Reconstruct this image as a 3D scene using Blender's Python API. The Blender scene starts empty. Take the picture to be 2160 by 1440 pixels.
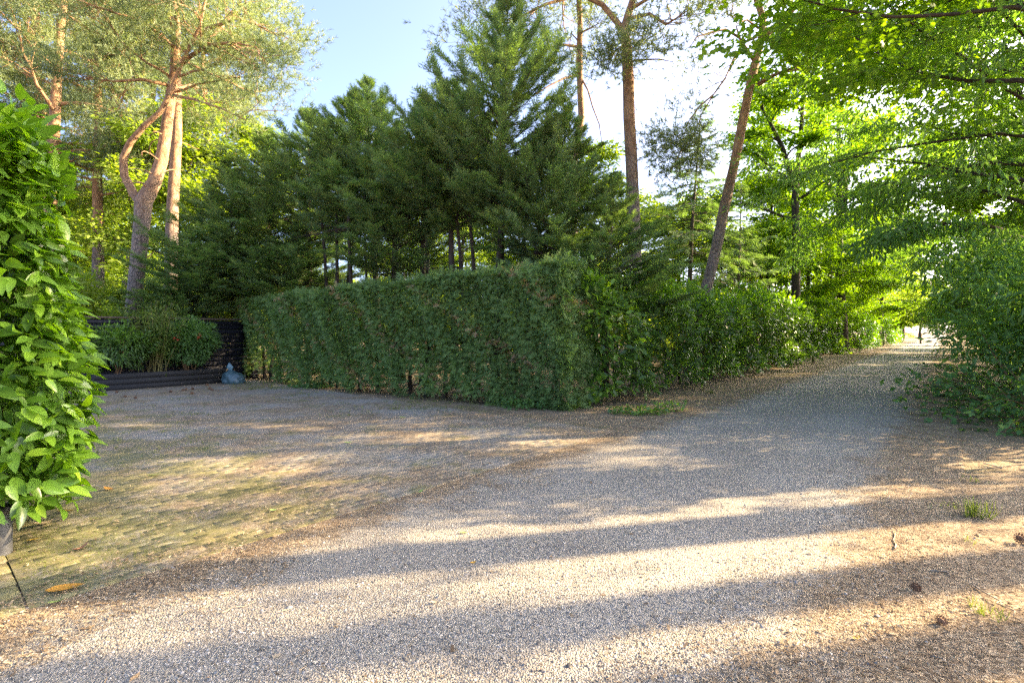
import bpy, math, random
import numpy as np

# ------------------------------------------------------------------ scene, camera, light
SC = bpy.context.scene
COL = SC.collection
A = math.radians(40.3)                       # heading of the lane
NX = np.array([math.cos(A), -math.sin(A), 0.0])   # across the lane (u)
DX = np.array([math.sin(A), math.cos(A), 0.0])    # along the lane (s)
CAM_H, FPX, HOR = 1.5, 1080.0, 700.0

cam_d = bpy.data.cameras.new('camera')
cam = bpy.data.objects.new('camera', cam_d)
COL.objects.link(cam)
cam.location = (0, 0, CAM_H)
cam.rotation_euler = (math.radians(90), 0, 0)
cam_d.lens, cam_d.sensor_width = 18.0, 36.0
cam_d.shift_y = -20.0 / 2160.0
cam_d.clip_start, cam_d.clip_end = 0.05, 3000.0
SC.camera = cam

SUN_AZ = np.array([0.977, 0.215])             # towards the sun, on the ground plane
SUN_EL = math.radians(23.0)
SKY_STRENGTH, SUN_STRENGTH, EXPOSURE = 0.15, 3.6, 3.05
w = bpy.data.worlds.new('World')
SC.world = w
w.use_nodes = True
wn = w.node_tree
bg = wn.nodes['Background']
sky = wn.nodes.new('ShaderNodeTexSky')
sky.sky_type = 'NISHITA'
sky.sun_disc = False
sky.sun_elevation = SUN_EL
sky.sun_rotation = math.atan2(SUN_AZ[0], SUN_AZ[1])
sky.air_density, sky.dust_density, sky.ozone_density = 0.42, 3.5, 4.2
wn.links.new(sky.outputs[0], bg.inputs['Color'])
bg.inputs['Strength'].default_value = SKY_STRENGTH
sun_d = bpy.data.lights.new('sun', 'SUN')
sun_d.energy, sun_d.angle, sun_d.color = SUN_STRENGTH, math.radians(0.53), (1.0, 0.86, 0.62)
sun = bpy.data.objects.new('sun', sun_d)
COL.objects.link(sun)
from mathutils import Vector
sv = Vector((SUN_AZ[0] * math.cos(SUN_EL), SUN_AZ[1] * math.cos(SUN_EL), math.sin(SUN_EL)))
sun.rotation_euler = sv.to_track_quat('Z', 'Y').to_euler()
sun.location = (30, 8, 30)
SC.view_settings.view_transform = 'Standard'
SC.view_settings.look = 'None'
SC.view_settings.gamma = 1.0
SC.view_settings.exposure = EXPOSURE
SC.view_settings.use_curve_mapping = False
SC.view_settings.use_white_balance = True      # camera balanced for open shade
SC.view_settings.white_balance_temperature = 8000
SC.view_settings.white_balance_tint = 13
SC.render.engine = 'CYCLES'
SC.cycles.max_bounces = 8
SC.cycles.diffuse_bounces = 5
SC.cycles.glossy_bounces = 2
SC.cycles.transmission_bounces = 5
SC.cycles.transparent_max_bounces = 4
SC.cycles.caustics_reflective = False
SC.cycles.caustics_refractive = False
SC.cycles.use_denoising = False
SC.cycles.sample_clamp_indirect = 0.25
SC.cycles.use_adaptive_sampling = False
w.cycles.sampling_method = 'MANUAL'
w.cycles.sample_map_resolution = 2048

# ------------------------------------------------------------------ helpers: places
def G(x, y):
    """pixel of the photograph -> point on the ground"""
    Y = CAM_H * FPX / (y - HOR)
    return np.array([(x - 1080.0) / FPX * Y, Y, 0.0])
def AT(x, Y, y=None):
    z = 0.0 if y is None else CAM_H + (HOR - y) / FPX * Y
    return np.array([(x - 1080.0) / FPX * Y, Y, z])
def US(u, s, z=0.0):
    return NX * u + DX * s + np.array([0, 0, z])
def to_us(p):
    return p @ NX, p @ DX

# ------------------------------------------------------------------ helpers: objects
def tag(o, label=None, cat=None, group=None, kind=None):
    if label: o['label'] = label
    if cat: o['category'] = cat
    if group: o['group'] = group
    if kind: o['kind'] = kind
    return o
def empty(name, loc, label, cat, group=None, rz=0.0):
    o = bpy.data.objects.new(name, None)
    o.empty_display_size = 0.2
    COL.objects.link(o)
    o.location = loc
    o.rotation_euler = (0, 0, rz)
    return tag(o, label, cat, group)
def link(name, me, parent=None, loc=(0, 0, 0), rot=(0, 0, 0), sc=None, kind=None):
    o = bpy.data.objects.new(name, me)
    COL.objects.link(o)
    if parent is not None: o.parent = parent
    o.location, o.rotation_euler = loc, rot
    if sc is not None: o.scale = (sc, sc, sc) if np.isscalar(sc) else sc
    if kind: o['kind'] = kind
    return o
def copy_tree(o, parent=None):
    c = o.copy()
    COL.objects.link(c)
    if parent is not None: c.parent = parent
    for ch in o.children: copy_tree(ch, c)
    return c

class MB:
    """collects numpy geometry and turns it into one mesh"""
    def __init__(self):
        self.v, self.f, self.r, self.n = [], [], [], 0
    def add(self, v, f, r=None):
        v = np.asarray(v, dtype=np.float64).reshape(-1, 3)
        f = np.asarray(f, dtype=np.int64)
        self.v.append(v)
        self.f.append(f + self.n)
        self.r.append(np.full(len(f), 0.5) if r is None else np.broadcast_to(np.asarray(r, float), (len(f),)).copy())
        self.n += len(v)
        return self
    def inst(self, tv, tf, M, t, r):
        """copies of a template: M (n,3,3) with the template's axes as rows, t (n,3)"""
        n, k = len(t), len(tv)
        if n == 0: return self
        v = np.einsum('kj,njd->nkd', tv, M) + t[:, None, :]
        f = (tf[None] + (np.arange(n) * k)[:, None, None]).reshape(-1, tf.shape[1])
        return self.add(v.reshape(-1, 3), f, np.repeat(r, len(tf)))
    def tube(self, pts, rad, sides=8, r=0.5, cap=True, wob=0.0, rng=None):
        pts = np.asarray(pts, float)
        rad = np.broadcast_to(np.asarray(rad, float), (len(pts),))
        T = np.gradient(pts, axis=0)
        T /= np.linalg.norm(T, axis=1)[:, None] + 1e-9
        ref = np.array([1.0, 0, 0]) if abs(T[0, 0]) < 0.8 else np.array([0, 1.0, 0])
        ang = np.linspace(0, 2 * np.pi, sides, endpoint=False)
        rings = []
        x = ref
        for i in range(len(pts)):
            x = x - T[i] * (x @ T[i])
            x /= np.linalg.norm(x) + 1e-9
            y = np.cross(T[i], x)
            rr = np.full(sides, rad[i])
            if wob and rng is not None: rr = rr * (1 + rng.normal(0, wob, sides))
            rings.append(pts[i] + rr[:, None] * (np.cos(ang)[:, None] * x + np.sin(ang)[:, None] * y))
        v = np.concatenate(rings)
        i = np.arange(len(pts) - 1)[:, None] * sides
        j = np.arange(sides)[None]
        jn = (j + 1) % sides
        f = np.stack([i + j, i + jn, i + jn + sides, i + j + sides], -1).reshape(-1, 4)
        self.add(v, f, r)
        if cap:
            b = self.n - len(v)
            c0 = (len(pts) - 1) * sides
            self.add(np.array([pts[-1], pts[0]]), np.zeros((0, 3), int))
            k = self.n - 2
            self.f.append(np.stack([b + c0 + np.arange(sides), b + c0 + (np.arange(sides) + 1) % sides, np.full(sides, k)], -1))
            self.r.append(np.full(sides, float(np.mean(r))))
        return self
    def box(self, lo, hi, r=0.5):
        (a, b, c), (d, e, g) = lo, hi
        v = [(a,b,c),(d,b,c),(d,e,c),(a,e,c),(a,b,g),(d,b,g),(d,e,g),(a,e,g)]
        return self.add(v, [(0,3,2,1),(4,5,6,7),(0,1,5,4),(1,2,6,5),(2,3,7,6),(3,0,4,7)], r)
    def mesh(self, name, mat, smooth=False):
        me = bpy.data.meshes.new(name)
        v = np.concatenate(self.v)
        fs = [f for f in self.f if len(f)]
        rs = [r for f, r in zip(self.f, self.r) if len(f)]
        tot = np.concatenate([np.full(len(f), f.shape[1]) for f in fs])
        idx = np.concatenate([f.reshape(-1) for f in fs])
        me.vertices.add(len(v))
        me.vertices.foreach_set('co', v.astype(np.float32).reshape(-1))
        me.loops.add(len(idx))
        me.loops.foreach_set('vertex_index', idx.astype(np.int32))
        me.polygons.add(len(tot))
        me.polygons.foreach_set('loop_start', np.concatenate([[0], np.cumsum(tot)[:-1]]).astype(np.int32))
        me.polygons.foreach_set('loop_total', tot.astype(np.int32))
        if smooth: me.polygons.foreach_set('use_smooth', np.ones(len(tot), bool))
        me.update(calc_edges=True)
        at = me.attributes.new('rnd', 'FLOAT', 'FACE')
        at.data.foreach_set('value', np.concatenate(rs).astype(np.float32))
        me.materials.append(mat)
        return me
    def build(self, name, mat, parent=None, smooth=False, kind=None, loc=(0, 0, 0), rot=(0, 0, 0)):
        return link(name, self.mesh(name, mat, smooth), parent, loc, rot, kind=kind)

def unit(v):
    return v / (np.linalg.norm(v, axis=-1, keepdims=True) + 1e-9)
def frames(axis, nrm, size):
    """rows: along, across, normal; scaled"""
    x = unit(axis)
    z = unit(nrm - x * np.sum(nrm * x, -1, keepdims=True))
    y = np.cross(z, x)
    size = np.asarray(size, float)
    if size.ndim == 1: size = size[:, None]
    return np.stack([x * size, y * size, z * size], 1)
def rdir(rng, n):
    return unit(rng.normal(size=(n, 3)))

# ------------------------------------------------------------------ templates
LEAF2_V = np.array([(0, 0, 0), (.42, .27, .07), (1, 0, -.06), (.42, -.27, .07)])
LEAF2_F = np.array([(0, 2, 1), (0, 3, 2)])
LANCE_V = np.array([(0, 0, 0), (.35, .13, .03), (1, 0, -.16), (.35, -.13, .03), (.45, 0, -.01)])
LANCE_F = np.array([(0, 4, 1), (1, 4, 2), (0, 3, 4), (3, 2, 4)])
LANC2_V = np.array([(0, 0, 0), (.38, .14, .05), (1, 0, -.16), (.38, -.14, .05)])
LANC2_F = LEAF2_F
def blade(nseg, wfun, curl, fold):
    v, f = [], []
    ts = np.linspace(0, 1, nseg + 1)
    for t in ts:
        v.append((t, 0, -curl * t * t))
    for t in ts[1:-1]:
        wd = wfun(t)
        v.append((t - .02, wd, -curl * t * t + fold * wd))
        v.append((t - .02, -wd, -curl * t * t + fold * wd))
    L = lambda i: nseg + 1 + 2 * (i - 1)
    R = lambda i: L(i) + 1
    f += [(0, 1, L(1)), (0, R(1), 1)]
    for i in range(1, nseg - 1):
        f += [(i, i + 1, L(i)), (i + 1, L(i + 1), L(i)), (i, R(i), i + 1), (i + 1, R(i), R(i + 1))]
    f += [(nseg - 1, nseg, L(nseg - 1)), (nseg - 1, R(nseg - 1), nseg)]
    return np.array(v, float), np.array(f)
LAUREL_V, LAUREL_F = blade(5, lambda t: .205 * math.sin(math.pi * min(1, t ** .8 * 1.0)) ** .75, .16, .35)
LAUREL4_V, LAUREL4_F = blade(3, lambda t: .20, .14, .3)
OVATE_V, OVATE_F = blade(4, lambda t: .36 * math.sin(math.pi * t ** .62) ** .9, .2, .25)
def lobed():
    out = [(0, 0, 0)]
    side = [(.30, .30), (.46, .10), (.66, .30)]
    for x, y in side: out.append((x, y, .05 * y - .06 * x * x))
    out.append((1, 0, -.08))
    for x, y in reversed(side): out.append((x, -y, .05 * y - .06 * x * x))
    v = np.array(out + [(.5, 0, -.03)], float)
    n = len(out)
    return v, np.array([(i, (i + 1) % n, n) for i in range(n)])[:, ::-1]
LOBED_V, LOBED_F = lobed()
def spray(npair, spread, wid, rng):
    """flat feathery conifer spray along +x"""
    v, f = [(0, -.012, 0), (0, .012, 0), (1, 0, -.04)], [(0, 2, 1)]
    for i in range(npair):
        t = .08 + .86 * i / npair
        for sgn in (1, -1):
            L = spread * (1 - .72 * t) * rng.uniform(.75, 1.15)
            a = sgn * rng.uniform(.5, .85)
            k = len(v)
            tt = t + (.03 if sgn > 0 else 0)
            z = rng.uniform(-.08, .08)
            v += [(tt, 0, -.04 * tt), (tt + wid, 0, -.04 * tt), (tt + L * math.cos(a), L * math.sin(a), z)]
            f += [(k, k + 1, k + 2)]
    return np.array(v, float), np.array(f)
_r = np.random.default_rng(5)
SPRAYS = [spray(6, .56, .10, _r) for _ in range(3)]
SPRAYS_H = [spray(4, .66, .15, _r) for _ in range(3)]
def tuft(n, rng):
    v, f = [], []
    for i in range(n):
        d = rng.normal(size=3)
        d[0] = abs(d[0]) * 1.1 + .15
        d /= np.linalg.norm(d)
        p = np.cross(d, rng.normal(size=3))
        p = p / np.linalg.norm(p) * .055
        b = np.array([rng.uniform(-.7, .35), 0, 0])
        k = len(v)
        v += [b - p, b + p, b + d]
        f.append((k, k + 1, k + 2))
    return np.array(v), np.array(f)
TUFTS = [tuft(10, _r) for _ in range(4)]

# ------------------------------------------------------------------ materials
def mat_new(name):
    m = bpy.data.materials.new(name)
    m.use_nodes = True
    nt = m.node_tree
    b = nt.nodes['Principled BSDF']
    return m, nt, b
def nd(nt, t, **kw):
    n = nt.nodes.new('ShaderNode' + t)
    for k, v in kw.items():
        if k[0] == '_': setattr(n, k[1:], v)
        else: n.inputs[k.replace('__', ' ')].default_value = v
    return n
def ramp(nt, fac, stops, interp='LINEAR'):
    n = nt.nodes.new('ShaderNodeValToRGB')
    n.color_ramp.interpolation = interp
    el = n.color_ramp.elements
    while len(el) < len(stops): el.new(0.5)
    for e, (p, c) in zip(el, stops):
        e.position = p
        e.color = (*c, 1) if len(c) == 3 else c
    if fac is not None: nt.links.new(fac, n.inputs[0])
    return n.outputs[0]
def mix(nt, fac, a, b, mode='MIX'):
    n = nt.nodes.new('ShaderNodeMix')
    n.data_type = 'RGBA'
    n.blend_type = mode
    for sock, val in ((n.inputs[0], fac), (n.inputs[6], a), (n.inputs[7], b)):
        if isinstance(val, (int, float)): sock.default_value = val
        elif isinstance(val, tuple): sock.default_value = (*val, 1)
        else: nt.links.new(val, sock)
    return n.outputs[2]
def mth(nt, op, a, b=None, c=None, clamp=False):
    n = nt.nodes.new('ShaderNodeMath')
    n.operation = op
    n.use_clamp = clamp
    for i, v in enumerate((a, b, c)):
        if v is None: continue
        if isinstance(v, (int, float)): n.inputs[i].default_value = v
        else: nt.links.new(v, n.inputs[i])
    return n.outputs[0]
def noise(nt, vec, scale, detail=4, rough=.6):
    n = nd(nt, 'TexNoise', Scale=scale, Detail=detail, Roughness=rough)
    nt.links.new(vec, n.inputs['Vector'])
    return n.outputs['Fac']
def smooth(nt, v, a, b):
    n = nt.nodes.new('ShaderNodeMapRange')
    n.interpolation_type = 'SMOOTHSTEP'
    nt.links.new(v, n.inputs[0])
    n.inputs[1].default_value, n.inputs[2].default_value = a, b
    return n.outputs[0]
def bump(nt, b, h, strength, dist):
    n = nd(nt, 'Bump', Strength=strength, Distance=dist)
    nt.links.new(h, n.inputs['Height'])
    nt.links.new(n.outputs[0], b.inputs['Normal'])
def wpos(nt):
    return nt.nodes.new('ShaderNodeNewGeometry').outputs['Position']

def leaf_mat(name, stops, trans=.35, tcol=(1.5, 1.7, .5), rough=.5, spec=.3, obj_rand=False):
    m, nt, b = mat_new(name)
    at = nd(nt, 'Attribute', _attribute_name='rnd')
    f = at.outputs['Fac']
    if obj_rand:
        oi = nt.nodes.new('ShaderNodeObjectInfo')
        f = oi.outputs['Random']
    else:
        # slow drift through the crown, as shoots of different age
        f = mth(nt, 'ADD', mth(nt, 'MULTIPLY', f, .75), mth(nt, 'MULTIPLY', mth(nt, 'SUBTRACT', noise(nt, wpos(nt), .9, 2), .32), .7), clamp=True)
    c = ramp(nt, f, stops)
    nt.links.new(c, b.inputs['Base Color'])
    b.inputs['Roughness'].default_value = rough
    b.inputs['Specular IOR Level'].default_value = spec
    tr = nt.nodes.new('ShaderNodeBsdfTranslucent')
    nt.links.new(mix(nt, 1.0, c, tcol, 'MULTIPLY'), tr.inputs['Color'])
    ms = nt.nodes.new('ShaderNodeMixShader')
    ms.inputs[0].default_value = trans
    nt.links.new(b.outputs[0], ms.inputs[1])
    nt.links.new(tr.outputs[0], ms.inputs[2])
    nt.links.new(ms.outputs[0], nt.nodes['Material Output'].inputs['Surface'])
    return m
def plain(name, col, rough=.7, col2=None, scale=20, bstr=.3, bdist=.01, stretch=None, spec=.3):
    m, nt, b = mat_new(name)
    tc = nt.nodes.new('ShaderNodeTexCoord').outputs['Object']
    if stretch:
        mp = nd(nt, 'Mapping')
        mp.inputs['Scale'].default_value = stretch
        nt.links.new(tc, mp.inputs[0])
        tc = mp.outputs[0]
    n = noise(nt, tc, scale, 6, .65)
    oi = nt.nodes.new('ShaderNodeObjectInfo').outputs['Random']
    n2 = mth(nt, 'ADD', n, mth(nt, 'MULTIPLY', mth(nt, 'SUBTRACT', oi, .5), .25))
    c = ramp(nt, n2, [(.3, col), (.72, col2 or tuple(x * 1.6 for x in col))])
    nt.links.new(c, b.inputs['Base Color'])
    b.inputs['Roughness'].default_value = rough
    b.inputs['Specular IOR Level'].default_value = spec
    bump(nt, b, n, bstr, bdist)
    return m

M = {}
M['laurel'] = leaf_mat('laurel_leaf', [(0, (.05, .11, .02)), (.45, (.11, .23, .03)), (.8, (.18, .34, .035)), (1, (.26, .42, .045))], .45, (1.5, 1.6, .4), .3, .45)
M['laurel_obj'] = leaf_mat('laurel_leaf_single', [(0, (.05, .11, .02)), (.45, (.11, .23, .03)), (.8, (.18, .34, .035)), (1, (.26, .42, .045))], .45, (1.5, 1.6, .4), .3, .45, True)
M['laurel_dark'] = leaf_mat('dark_laurel_leaf', [(0, (.055, .11, .03)), (.5, (.105, .205, .045)), (.85, (.17, .33, .04)), (1, (.25, .41, .05))], .4, (1.5, 1.6, .4), .3, .5)
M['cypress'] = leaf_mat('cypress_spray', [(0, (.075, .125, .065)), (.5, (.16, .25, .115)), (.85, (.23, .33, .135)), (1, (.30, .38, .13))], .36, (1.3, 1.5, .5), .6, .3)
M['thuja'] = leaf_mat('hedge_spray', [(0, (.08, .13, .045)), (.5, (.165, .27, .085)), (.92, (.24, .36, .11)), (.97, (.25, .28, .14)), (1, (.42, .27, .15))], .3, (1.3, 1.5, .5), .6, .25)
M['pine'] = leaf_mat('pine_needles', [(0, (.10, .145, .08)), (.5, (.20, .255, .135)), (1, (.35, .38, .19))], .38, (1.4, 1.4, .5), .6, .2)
M['decid'] = leaf_mat('broad_leaf', [(0, (.075, .15, .028)), (.5, (.135, .25, .038)), (1, (.21, .34, .05))], .52, (1.7, 1.75, .35), .5, .25)
M['decid_blue'] = leaf_mat('drooping_leaf', [(0, (.085, .175, .055)), (.5, (.14, .265, .082)), (1, (.21, .345, .105))], .46, (1.6, 1.7, .45), .45, .35)
M['decid_far'] = leaf_mat('far_leaf', [(0, (.12, .19, .04)), (.5, (.20, .285, .06)), (1, (.28, .36, .085))], .52, (1.7, 1.75, .4), .6, .2)  # paler copy of the broad leaf, with sunlight put into its colour
M['bramble'] = leaf_mat('bramble_leaf', [(0, (.055, .14, .045)), (.5, (.10, .22, .07)), (.9, (.16, .29, .07)), (1, (.29, .36, .06))], .38, (1.5, 1.6, .4), .5, .3)
M['bramble_obj'] = leaf_mat('bramble_leaf_single', [(0, (.055, .14, .045)), (.5, (.10, .22, .07)), (.9, (.16, .29, .07)), (1, (.29, .36, .06))], .38, (1.5, 1.6, .4), .5, .3, True)
M['grass'] = leaf_mat('grass_blade', [(0, (.10, .12, .03)), (1, (.24, .28, .07))], .4, (1.4, 1.6, .4), .6, .2)
M['bamboo_leaf'] = leaf_mat('bamboo_leaf', [(0, (.06, .12, .02)), (1, (.22, .28, .06))], .35, (1.4, 1.5, .5), .5, .3)
M['bark_grey'] = plain('grey_bark', (.05, .042, .033), .9, (.15, .125, .10), 14, .8, .02, (1, 1, .3))
M['bark_dark'] = plain('dark_bark', (.025, .019, .014), .9, (.085, .062, .045), 18, .8, .015, (1, 1, .25))
def pine_bark():
    m, nt, b = mat_new('pine_bark')
    p = wpos(nt)
    mp = nd(nt, 'Mapping')
    mp.inputs['Scale'].default_value = (1, 1, .38)
    nt.links.new(p, mp.inputs[0])
    v = nd(nt, 'TexVoronoi', Scale=17.0, _feature='DISTANCE_TO_EDGE')
    nt.links.new(mp.outputs[0], v.inputs['Vector'])
    n = noise(nt, mp.outputs[0], 9, 6, .7)
    crack = smooth(nt, mth(nt, 'ADD', v.outputs[0], mth(nt, 'MULTIPLY', mth(nt, 'SUBTRACT', n, .5), .12)), 0, .10)
    low = mix(nt, crack, (.055, .043, .035), mix(nt, n, (.15, .115, .095), (.34, .27, .225)))
    up = mix(nt, smooth(nt, n, .35, .65), (.21, .10, .05), (.46, .27, .14))
    z = nt.nodes.new('ShaderNodeSeparateXYZ')
    nt.links.new(p, z.inputs[0])
    zz = mth(nt, 'ADD', z.outputs[2], mth(nt, 'MULTIPLY', noise(nt, p, 1.2, 3), 3.0))
    nt.links.new(mix(nt, smooth(nt, zz, 6.2, 9.5), low, up), b.inputs['Base Color'])
    b.inputs['Roughness'].default_value = .85
    bump(nt, b, crack, .7, .02)
    return m
M['pine_bark'] = pine_bark()
M['black_wood'] = plain('black_stained_wood', (.007, .008, .013), .55, (.02, .022, .032), 8, .35, .004, (.6, 8, 14))
M['grey_wood'] = plain('weathered_charcoal_wood', (.022, .022, .023), .75, (.055, .053, .05), 8, .4, .004, (.6, 8, 14))
M['brown_wood'] = plain('weathered_brown_wood', (.07, .05, .04), .85, (.16, .12, .09), 9, .4, .004, (.6, 8, 14))
M['soil'] = plain('soil', (.02, .014, .01), .95, (.06, .042, .028), 30, .8, .02)
M['bag'] = plain('teal_plastic', (.035, .085, .10), .3, (.09, .17, .19), 6, .4, .02, spec=.5)
M['bag_knot'] = plain('teal_plastic_knot', (.06, .15, .18), .3, (.13, .25, .28), 6, .4, .02, spec=.5)
M['culm'] = plain('bamboo_culm', (.13, .12, .035), .5, (.26, .22, .08), 12, .2, .005)
M['stem'] = plain('shrub_stem', (.12, .065, .03), .8, (.24, .14, .07), 20, .4, .005)
M['red'] = plain('red_flower', (.35, .025, .012), .5, (.55, .06, .03), 20, .2, .005)
M['post_metal'] = plain('grey_post', (.04, .042, .045), .6, (.08, .08, .08), 25, .2, .003)
M['black'] = plain('black_plastic', (.01, .01, .012), .5, (.025, .025, .028), 20, .2, .003)
M['twig'] = plain('dry_twig', (.20, .15, .10), .9, (.45, .36, .26), 40, .4, .004)
M['cone'] = plain('pine_cone', (.11, .06, .035), .8, (.27, .15, .085), 60, .5, .004)

def litter_color(nt, p):
    """needles, bits of leaf and soil"""
    mp = nd(nt, 'Mapping')
    mp.inputs['Rotation'].default_value = (0, 0, .5)
    mp.inputs['Scale'].default_value = (1, 2.6, 1)
    nt.links.new(p, mp.inputs[0])
    v = nd(nt, 'TexVoronoi', Scale=42.0)
    nt.links.new(mp.outputs[0], v.inputs['Vector'])
    n1 = noise(nt, p, 3.0, 5)
    n2 = noise(nt, p, 55, 4, .75)
    sep = nt.nodes.new('ShaderNodeSeparateColor')
    nt.links.new(v.outputs['Color'], sep.inputs[0])
    f = mth(nt, 'ADD', mth(nt, 'MULTIPLY', sep.outputs[0], .5), mth(nt, 'MULTIPLY', n2, .5))
    c = ramp(nt, f, [(.15, (.085, .06, .04)), (.40, (.23, .165, .105)), (.62, (.36, .27, .175)), (.85, (.54, .44, .30))])
    c = mix(nt, smooth(nt, n1, .35, .7), c, mix(nt, .45, c, (.11, .07, .042)))
    return c, f
def ground_mat():
    m, nt, b = mat_new('forest_litter')
    p = wpos(nt)
    c, f = litter_color(nt, p)
    g = smooth(nt, noise(nt, p, .7, 4), .52, .68)
    c = mix(nt, mth(nt, 'MULTIPLY', g, .35), c, (.07, .10, .025))
    nt.links.new(c, b.inputs['Base Color'])
    b.inputs['Roughness'].default_value = .95
    b.inputs['Specular IOR Level'].default_value = .1
    bump(nt, b, f, .6, .02)
    return m
M['ground'] = ground_mat()
def road_mat():
    m, nt, b = mat_new('gravel_lane')
    p = wpos(nt)
    loc = nt.nodes.new('ShaderNodeTexCoord').outputs['Object']
    sx = nt.nodes.new('ShaderNodeSeparateXYZ')
    nt.links.new(loc, sx.inputs[0])
    v = nd(nt, 'TexVoronoi', Scale=105.0)
    nt.links.new(p, v.inputs['Vector'])
    v2 = nd(nt, 'TexVoronoi', Scale=190.0)
    nt.links.new(p, v2.inputs['Vector'])
    s1, s2 = nt.nodes.new('ShaderNodeSeparateColor'), nt.nodes.new('ShaderNodeSeparateColor')
    nt.links.new(v.outputs['Color'], s1.inputs[0])
    nt.links.new(v2.outputs['Color'], s2.inputs[0])
    f = mth(nt, 'ADD', mth(nt, 'MULTIPLY', s1.outputs[0], .62), mth(nt, 'MULTIPLY', s2.outputs[0], .38))
    c = ramp(nt, f, [(.10, (.11, .098, .082)), (.30, (.235, .212, .175)), (.55, (.345, .31, .255)), (.78, (.42, .375, .305)), (.95, (.56, .51, .43))])
    big = noise(nt, p, .8, 5)
    track = mth(nt, 'MULTIPLY', mth(nt, 'COSINE', mth(nt, 'MULTIPLY', mth(nt, 'ADD', sx.outputs[0], 2.85), 4.05)), noise(nt, p, 2.2, 4))
    c = mix(nt, mth(nt, 'MULTIPLY', smooth(nt, track, .05, .55), .35), c, (.37, .335, .28))
    c = mix(nt, smooth(nt, big, .35, .7), c, mix(nt, .22, c, (.16, .115, .075)))
    lc, lf = litter_color(nt, p)
    d = mth(nt, 'ABSOLUTE', mth(nt, 'ADD', sx.outputs[0], 2.0))
    d = mth(nt, 'ADD', d, mth(nt, 'MULTIPLY', mth(nt, 'SUBTRACT', noise(nt, p, 1.6, 6, .7), .5), 1.5))
    d = mth(nt, 'ADD', d, mth(nt, 'MULTIPLY', mth(nt, 'SUBTRACT', noise(nt, p, 24, 3, .7), .5), .5))
    e = smooth(nt, d, 1.15, 1.62)
    nt.links.new(mix(nt, e, c, lc), b.inputs['Base Color'])
    b.inputs['Roughness'].default_value = .9
    b.inputs['Specular IOR Level'].default_value = .15
    h = mth(nt, 'ADD', mth(nt, 'MULTIPLY', v.outputs['Distance'], -1.0), mth(nt, 'MULTIPLY', s1.outputs[1], .4))
    bump(nt, b, h, .7, .012)
    return m
M['road'] = road_mat()
def paver_mat(name, base):
    m, nt, b = mat_new(name)
    p = wpos(nt)
    oi = nt.nodes.new('ShaderNodeObjectInfo').outputs['Random']
    at = nd(nt, 'Attribute', _attribute_name='rnd').outputs['Fac']
    tone = mth(nt, 'ADD', mth(nt, 'MULTIPLY', oi if base == 'obj' else at, .2), mth(nt, 'MULTIPLY', noise(nt, p, 60, 4, .7), .8))
    c = ramp(nt, tone, [(.2, (.18, .165, .14)), (.5, (.27, .25, .213)), (.85, (.36, .335, .285))])
    # dirt and needles lying over the stones
    lc, lf = litter_color(nt, p)
    n1 = noise(nt, p, .75, 6, .62)
    fine = noise(nt, p, 38, 4, .8)
    dirt = mth(nt, 'MULTIPLY', smooth(nt, mth(nt, 'ADD', n1, mth(nt, 'MULTIPLY', mth(nt, 'SUBTRACT', fine, .5), .5)), .32, .60), .88)
    c = mix(nt, dirt, c, lc)
    # moss, thicker beside the laurel
    dot = nd(nt, 'VectorMath', _operation='DOT_PRODUCT')
    nt.links.new(p, dot.inputs[0])
    dot.inputs[1].default_value = tuple(DX)
    near = smooth(nt, dot.outputs['Value'], 4.2, 0.6)
    n2 = noise(nt, p, 1.7, 6, .7)
    moss = smooth(nt, mth(nt, 'ADD', mth(nt, 'ADD', n2, mth(nt, 'MULTIPLY', mth(nt, 'SUBTRACT', fine, .5), .45)), mth(nt, 'MULTIPLY', near, .19)), .52, .72)
    mc = mix(nt, fine, (.07, .078, .02), (.20, .20, .05))
    c = mix(nt, mth(nt, 'MULTIPLY', moss, .6), c, mc)
    nt.links.new(c, b.inputs['Base Color'])
    b.inputs['Roughness'].default_value = .9
    b.inputs['Specular IOR Level'].default_value = .15
    bump(nt, b, fine, .5, .008)
    return m
M['paver'] = paver_mat('paver', 'obj')
M['paver_far'] = paver_mat('paver_far', 'attr')
M['litter_bits'] = leaf_mat('litter_bits', [(0, (.09, .06, .038)), (.35, (.22, .15, .09)), (.7, (.38, .285, .18)), (1, (.56, .46, .32))], .1, (1, 1, 1), .9, .1)
M['chips'] = leaf_mat('stone_chips', [(0, (.07, .064, .06)), (.35, (.21, .19, .17)), (.8, (.42, .385, .335)), (1, (.64, .6, .54))], .0, (1, 1, 1), .85, .2)
for nm, c1, c2 in (('leaf_yellow', (.42, .26, .03), (.62, .45, .08)), ('leaf_orange', (.40, .17, .03), (.58, .33, .06)), ('leaf_brown', (.30, .12, .065), (.45, .22, .13)), ('leaf_tan', (.36, .26, .14), (.52, .42, .27)), ('leaf_green', (.16, .27, .05), (.30, .40, .13))):
    M[nm] = plain(nm, c1, .6, c2, 18, .2, .003)

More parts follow.
